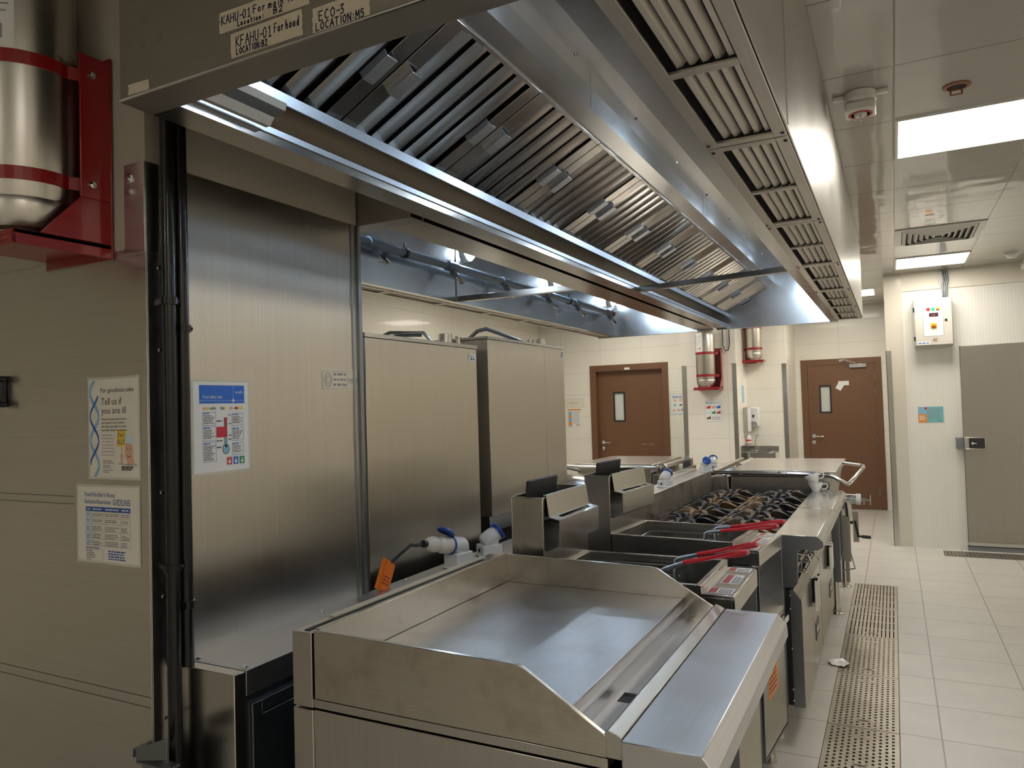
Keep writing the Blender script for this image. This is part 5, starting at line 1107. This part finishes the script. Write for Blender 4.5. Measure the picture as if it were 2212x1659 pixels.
def poster(name, lab, o, frame, w, h, cat='poster', margin=.006, paper='paper', group=None):
    t = T(name, lab, cat, o, group); s = Sheet(o, *frame); m = MB(); s.slab(m, -margin, -margin, w+margin, h+margin, .0004); m.build('laminate', 'laminate', t)
    m = MB(); s.slab(m, 0, 0, w, h, .0007); m.build('paper', paper, t)
    s.o = s.o+s.n*.0007
    return t, s
def add(t, name, mat, fn):
    m = MB(); fn(m); return m.build(name, mat, t)
def poster_ill():
    t, s = poster('hygiene_poster', 'laminated poster reading Tell us if you are ill on the near cladding', (-1.879, 1.2125, 1.400), FY, .196, .252, paper='paperwarm')
    def ribbon(m, ph, amp, w, y0=.0, y1=.25):
        n = 26; L = []; R = []
        for i in range(n+1):
            y = y0+(y1-y0)*i/n; q = y*2*math.pi/.125+ph; c = .021+amp*math.sin(q); ww = w*(.35+.65*abs(math.cos(q)))
            L.append((max(.001, c-ww), y)); R.append((c+ww, y))
        for i in range(n): s.poly(m, [L[i], R[i], R[i+1], L[i+1]], .0004)
    add(t, 'ribbon_print', 'lightblue', lambda m: ribbon(m, 0, .017, .007)); 
    def rb2(m): 
        s.o = s.o+s.n*.0002; ribbon(m, math.pi, .017, .0045, .03, .21); s.o = s.o-s.n*.0002
    add(t, 'ribbon_print', 'printblue', rb2)
    def hd(m):
        s.text(m, 'For goodness sake', .048, .218, .0125, width=.132); s.text(m, 'Tell us if', .050, .186, .019, width=.082); s.text(m, 'you are ill', .050, .163, .018, width=.098)
        for i, l in enumerate(('Many food poisoning incidents', 'are caused by food handlers', 'who have continued to handle', 'food after falling ill themselves.')): s.text(m, l, .050, .1465-i*.0095, .0062, width=(.100, .092, .098, .104)[i])
    add(t, 'heading', 'print', hd)
    def bd(m):
        for i, l in enumerate(('If you know you', 'are suffering from,', 'are a carrier, or', 'have symptoms of', 'a food borne illness', 'especially vomiting or', 'diarrhoea you must:')): s.text(m, l, .051, .106-i*.0085, .0048, width=(.042, .050, .046, .048, .052, .056, .050)[i])
        for i in range(3): s.rows(m, .055, .10, .040-i*.012, 2, .005, .0028, .5)
    add(t, 'small_print', 'printgrey', bd)
    # generic cartoon: an unwell cook holding up a placard
    add(t, 'placard', 'yellow', lambda m: (s.poly(m, [(.111, .078), (.143, .080), (.146, .122), (.113, .120)], .0004), s.poly(m, [(.127, .050), (.131, .050), (.131, .079), (.127, .079)], .0003)))
    add(t, 'placard_lettering', 'print', lambda m: (s.text(m, "I'm", .118, .102, .011, .0008, .020), s.text(m, 'ILL!', .115, .085, .012, .0008, .026)))
    add(t, 'cook_face', 'skin', lambda m: (s.disc(m, .158, .066, .0165, .027, .0004), s.poly(m, [(.126, .035), (.134, .035), (.136, .060), (.124, .060)], .0006), s.poly(m, [(.150, .034), (.180, .034), (.172, .058), (.156, .052)], .0006)))
    add(t, 'cook_hat', 'paleblue', lambda m: (s.disc(m, .160, .098, .016, .012, .0008), s.poly(m, [(.144, .088), (.177, .084), (.178, .091), (.145, .096)], .0010)))
    add(t, 'cook_lines', 'print', lambda m: (s.line(m, [(.152, .076), (.153, .070), (.156, .072)], .0012, .0010), s.line(m, [(.163, .076), (.164, .070), (.167, .073)], .0012, .0010), s.line(m, [(.150, .056), (.158, .052), (.168, .055)], .0014, .0010), s.line(m, [(.116, .034), (.19, .032)], .0012, .001), s.rows(m, .13, .185, .026, 3, .004, .003, .3, .001)))
poster_ill()
def poster_guidelines():
    t, s = poster('guideline_poster', "sheet headed Food Handler's Illness guidelines, lower of the two near posters", (-1.932, 1.2122, 1.182), FY, .246, .192, paper='paperwarm')
    add(t, 'heading', 'printblue', lambda m: (s.text(m, "Food Handler's Illness", .030, .166, .0125, width=.124), s.text(m, 'Exclusion/Restriction', .030, .148, .0125, width=.108), s.text(m, 'GUIDELINES', .145, .146, .0165, width=.070)))
    X = [.034, .058, .110, .175, .214]; Y = [.140, .128, .112, .096, .076, .058, .040]
    add(t, 'table_header', 'printblue', lambda m: s.rect(m, X[0], Y[1], X[4], Y[0]))
    add(t, 'table_column', 'paleblue', lambda m: s.rect(m, X[0], Y[6], X[1], Y[1]))
    add(t, 'header_print', 'paper', lambda m: [s.rows(m, X[i]+.006, X[i+1]-.004, .1325, 1, .01, .003, .2, .0008) for i in range(4)])
    def tb(m):
        for y in Y[1:]: s.line(m, [(X[0], y), (X[4], y)], .0007, .0006)
        for x in X: s.line(m, [(x, Y[6]), (x, Y[1])], .0007, .0006)
        for a, b in zip(Y[1:-1], Y[2:]):
            for i in range(4): s.rows(m, X[i]+.004, X[i+1]-.003, (a+b)/2+.001, 2 if (a-b) < .017 else 3, .0045, .0024, .4, .0008)
    add(t, 'table_print', 'printgrey', tb)
    add(t, 'subheading', 'printblue', lambda m: (s.text(m, 'BIG SIX ILLNESSES', .034, .030, .007, width=.056), [s.rows(m, .125, .195, .026-i*.0065, 1, .01, .0036, .15, .0006) for i in range(4)]))
    add(t, 'list_print', 'printgrey', lambda m: ([s.rows(m, .035, .075, .024-i*.0055, 1, .01, .0026, .5, .0006) for i in range(5)], s.line(m, [(.100, .030), (.103, .027), (.103, .018), (.106, .016), (.103, .014), (.103, .004), (.100, .002)], .001, .0006)))
poster_guidelines()
def poster_rules():
    t, s = poster('safety_poster', 'Food safety rules poster with a thermometer on the tall cladding', (-1.6468, 1.346, 1.397), FX, .186, .245)
    add(t, 'header_band', 'headerblue', lambda m: s.rect(m, .018, .186, .172, .236))
    add(t, 'header_lettering', 'paper', lambda m: (s.text(m, 'Food safety rules', .030, .200, .0095, .0008, .064), s.text(m, 'health', .140, .214, .0085, .0008, .026), s.line(m, [(.018, .194), (.172, .194)], .0006, .0008), s.line(m, [(.132, .186), (.132, .236)], .0006, .0008), s.poly(m, [(.132, .184), (.1338, .192), (.140, .194), (.1338, .196), (.132, .204), (.1302, .196), (.124, .194), (.1302, .192)], .0009)))
    def boxes(m, qs):
        for x0, x1, y0, y1 in qs:
            s.line(m, [(x0, y0), (x1, y0), (x1, y1), (x0, y1), (x0, y0)], .0008, .0005); s.rows(m, x0+.002, x0+.024, y1-.005, 1, .01, .003, 0, .0006)
    for q in ((.028, .071, .127, .163), (.028, .071, .085, .123), (.028, .071, .028, .081), (.126, .166, .124, .158), (.126, .166, .082, .118), (.126, .166, .042, .076)): add(t, 'box_outline', 'printblue', lambda m: boxes(m, (q,)))
    def body(m):
        for x0, x1, y0, y1 in ((.028, .071, .127, .163), (.028, .071, .085, .123), (.028, .071, .028, .081), (.126, .166, .124, .158), (.126, .166, .082, .118), (.126, .166, .042, .076)):
            n = int((y1-y0-.009)/.0042); s.rows(m, x0+.003, x1-.002, y1-.0105, n, .0042, .0019, .35, .0006)
        for y in (.136, .082, .064): s.rows(m, .073, .094, y, 1, .01, .0034, .2, .0006)
        for y in (.152, .128, .096, .085): s.rows(m, .114, .123, y, 1, .01, .003, 0, .0006)
    add(t, 'small_print', 'print', body)
    for x, r, mt in ((.034, .007, 'skin'), (.124, .007, 'skin'), (.142, .007, 'redlabel'), (.062, .014, 'printgrey'), (.092, .007, 'printgrey'), (.045, .006, 'yellow'), (.100, .006, 'yellow'), (.150, .006, 'yellow'), (.161, .006, 'yellow')):
        add(t, 'food_picture', mt, lambda m: s.poly(m, [(x+r*math.cos(a*.6283)*random.uniform(.75, 1.1), .1725+.0045*math.sin(a*.6283)*random.uniform(.7, 1.1)) for a in range(10)], .0005))
    add(t, 'danger_zone', 'redprint', lambda m: (s.rect(m, .073, .093, .104, .122, .0005), s.rect(m, .1015, .093, .1075, .146, .0007)))
    add(t, 'thermometer_outline', 'print', lambda m: (s.rect(m, .0995, .062, .1095, .147, .0004), s.disc(m, .1045, .060, .0125, .0145, .0004)))
    add(t, 'thermometer_bulb', 'lightblue', lambda m: (s.disc(m, .1045, .060, .0105, .0125, .0006), s.rect(m, .1015, .065, .1075, .093, .0006)))
    for x, mt in ((.107, 'redprint'), (.129, 'headerblue'), (.151, 'green')):
        ic = add(t, 'icon', mt, lambda m: s.rect(m, x, .016, x+.018, .037))
        add(ic, 'icon_mark', 'paper', lambda m: (s.disc(m, x+.009, .025, .0045, .006, .0008), s.rect(m, x+.0075, .027, x+.0105, .034, .0008)))
poster_rules()
def far_papers():
    y = 9.7985
    t, s = poster('door_sign', 'cream DRY STORE name plate left of the store door', (-4.24, 9.797, 1.515), FY, .32, .125, 'sign', .002, 'ivory'); add(t, 'lettering', 'printgrey', lambda m: s.text(m, 'DRY STORE', .10, .05, .024, width=.13))
    t, s = poster('store_poster', 'small poster with an orange header under the DRY STORE plate', (-4.175, y, 1.235), FY, .20, .255, margin=.002)
    add(t, 'header_band', 'orangeprint', lambda m: s.rect(m, 0, .237, .20, .255)); add(t, 'photo_strip', 'lightblue', lambda m: s.rect(m, .01, .01, .065, .225)); add(t, 'photo_strip', 'orangeprint', lambda m: (s.rect(m, .012, .02, .063, .08, .0007), s.rect(m, .012, .14, .063, .17, .0007))); add(t, 'small_print', 'printgrey', lambda m: s.rows(m, .075, .19, .215, 12, .015, .005, .2)); add(t, 'small_print', 'redprint', lambda m: s.rows(m, .13, .18, .03, 2, .01, .007, .2))
    t, s = poster('allergen_poster', 'pale blue bordered picture poster just right of the store door', (-2.672, y, 1.385), FY, .200, .275, margin=.004)
    add(t, 'border', 'paleblue', lambda m: [s.rect(m, *r) for r in ((0, 0, .2, .012), (0, .263, .2, .275), (0, .012, .012, .263), (.188, .012, .2, .263))]); add(t, 'heading', 'printblue', lambda m: s.rows(m, .03, .17, .235, 2, .016, .009, .1))
    add(t, 'food_picture', 'skin', lambda m: [s.disc(m, x, yy, .022, .016) for x, yy in ((.065, .185), (.14, .19), (.11, .055), (.045, .05))]); add(t, 'food_picture', 'teal', lambda m: [s.disc(m, x, yy, .02, .015) for x, yy in ((.06, .125), (.155, .06))]); add(t, 'food_picture', 'print', lambda m: s.disc(m, .14, .125, .02, .010))
    t, s = poster('board_poster', 'colour chart poster of chopping boards on the column under the red bracket', (-2.140, 9.4985, 1.290), FY, .200, .270, margin=.004)
    add(t, 'heading', 'teal', lambda m: (s.rect(m, .01, .225, .03, .255), s.rows(m, .035, .185, .232, 1, .01, .012, .0)))
    for i, mt in enumerate(('redprint', 'skin', 'headerblue', 'paleblue', 'green', 'redlabel', 'brown')):
        x = .015+(i % 3)*.062; yy = .165-(i//3)*.068; add(t, 'board_picture', mt, lambda m: (s.rect(m, x, yy, x+.05, yy+.026), s.poly(m, [(x+.02, yy+.026), (x+.05, yy+.026), (x+.045, yy+.042)])))
    add(t, 'small_print', 'printgrey', lambda m: s.rows(m, .08, .185, .055, 4, .012, .006, .1))
    t, s = poster('coldroom_notice', 'orange and teal notice on the white panel wall under the control box', (.216, 8.6105, 1.268), FY, .222, .158, 'notice', .002)
    add(t, 'teal_block', 'teal', lambda m: s.rect(m, .075, .0, .222, .158)); add(t, 'orange_block', 'orangeprint', lambda m: s.rect(m, 0, 0, .075, .085)); add(t, 'photo_block', 'lightblue', lambda m: s.rect(m, 0, .085, .075, .158)); add(t, 'red_mark', 'redprint', lambda m: s.disc(m, .068, .142, .012, None, .0008)); add(t, 'small_print', 'printgrey', lambda m: s.rows(m, .085, .205, .135, 8, .014, .006, .3, .0008)); add(t, 'lettering', 'printblue', lambda m: s.text(m, 'esa', .17, .012, .018, .0008, .04)); add(t, 'orange_print', 'paper', lambda m: s.rows(m, .01, .065, .06, 3, .016, .008, .3, .0008))
    # orange warning label on the fryer cabinet
    r = f2.matrix_world if False else None
    t = T('warning_label', 'orange warning label on the cabinet of the fryer beside the range', 'label', (-.4755, 3.10, .45))
    M4 = Matrix.Rotation(-math.radians(4.7), 3, 'Z'); u = M4 @ Vector((0, 1, 0)); o = Vector((-.487, 2.985, 0))+M4 @ Vector((-.0058, .085, .360))
    s = Sheet(o, u, (0, 0, 1)); m = MB(); s.slab(m, 0, 0, .165, .185, .0006); m.build('label_sheet', 'orangelabel', t)
    s.o = s.o+s.n*.0006
    def pr(m):
        for i in range(9): s.rows(m, .012, .152, .165-i*.0185, 1, .01, .0085, .15, .0004)
    add(t, 'lettering', 'print', pr)
far_papers()
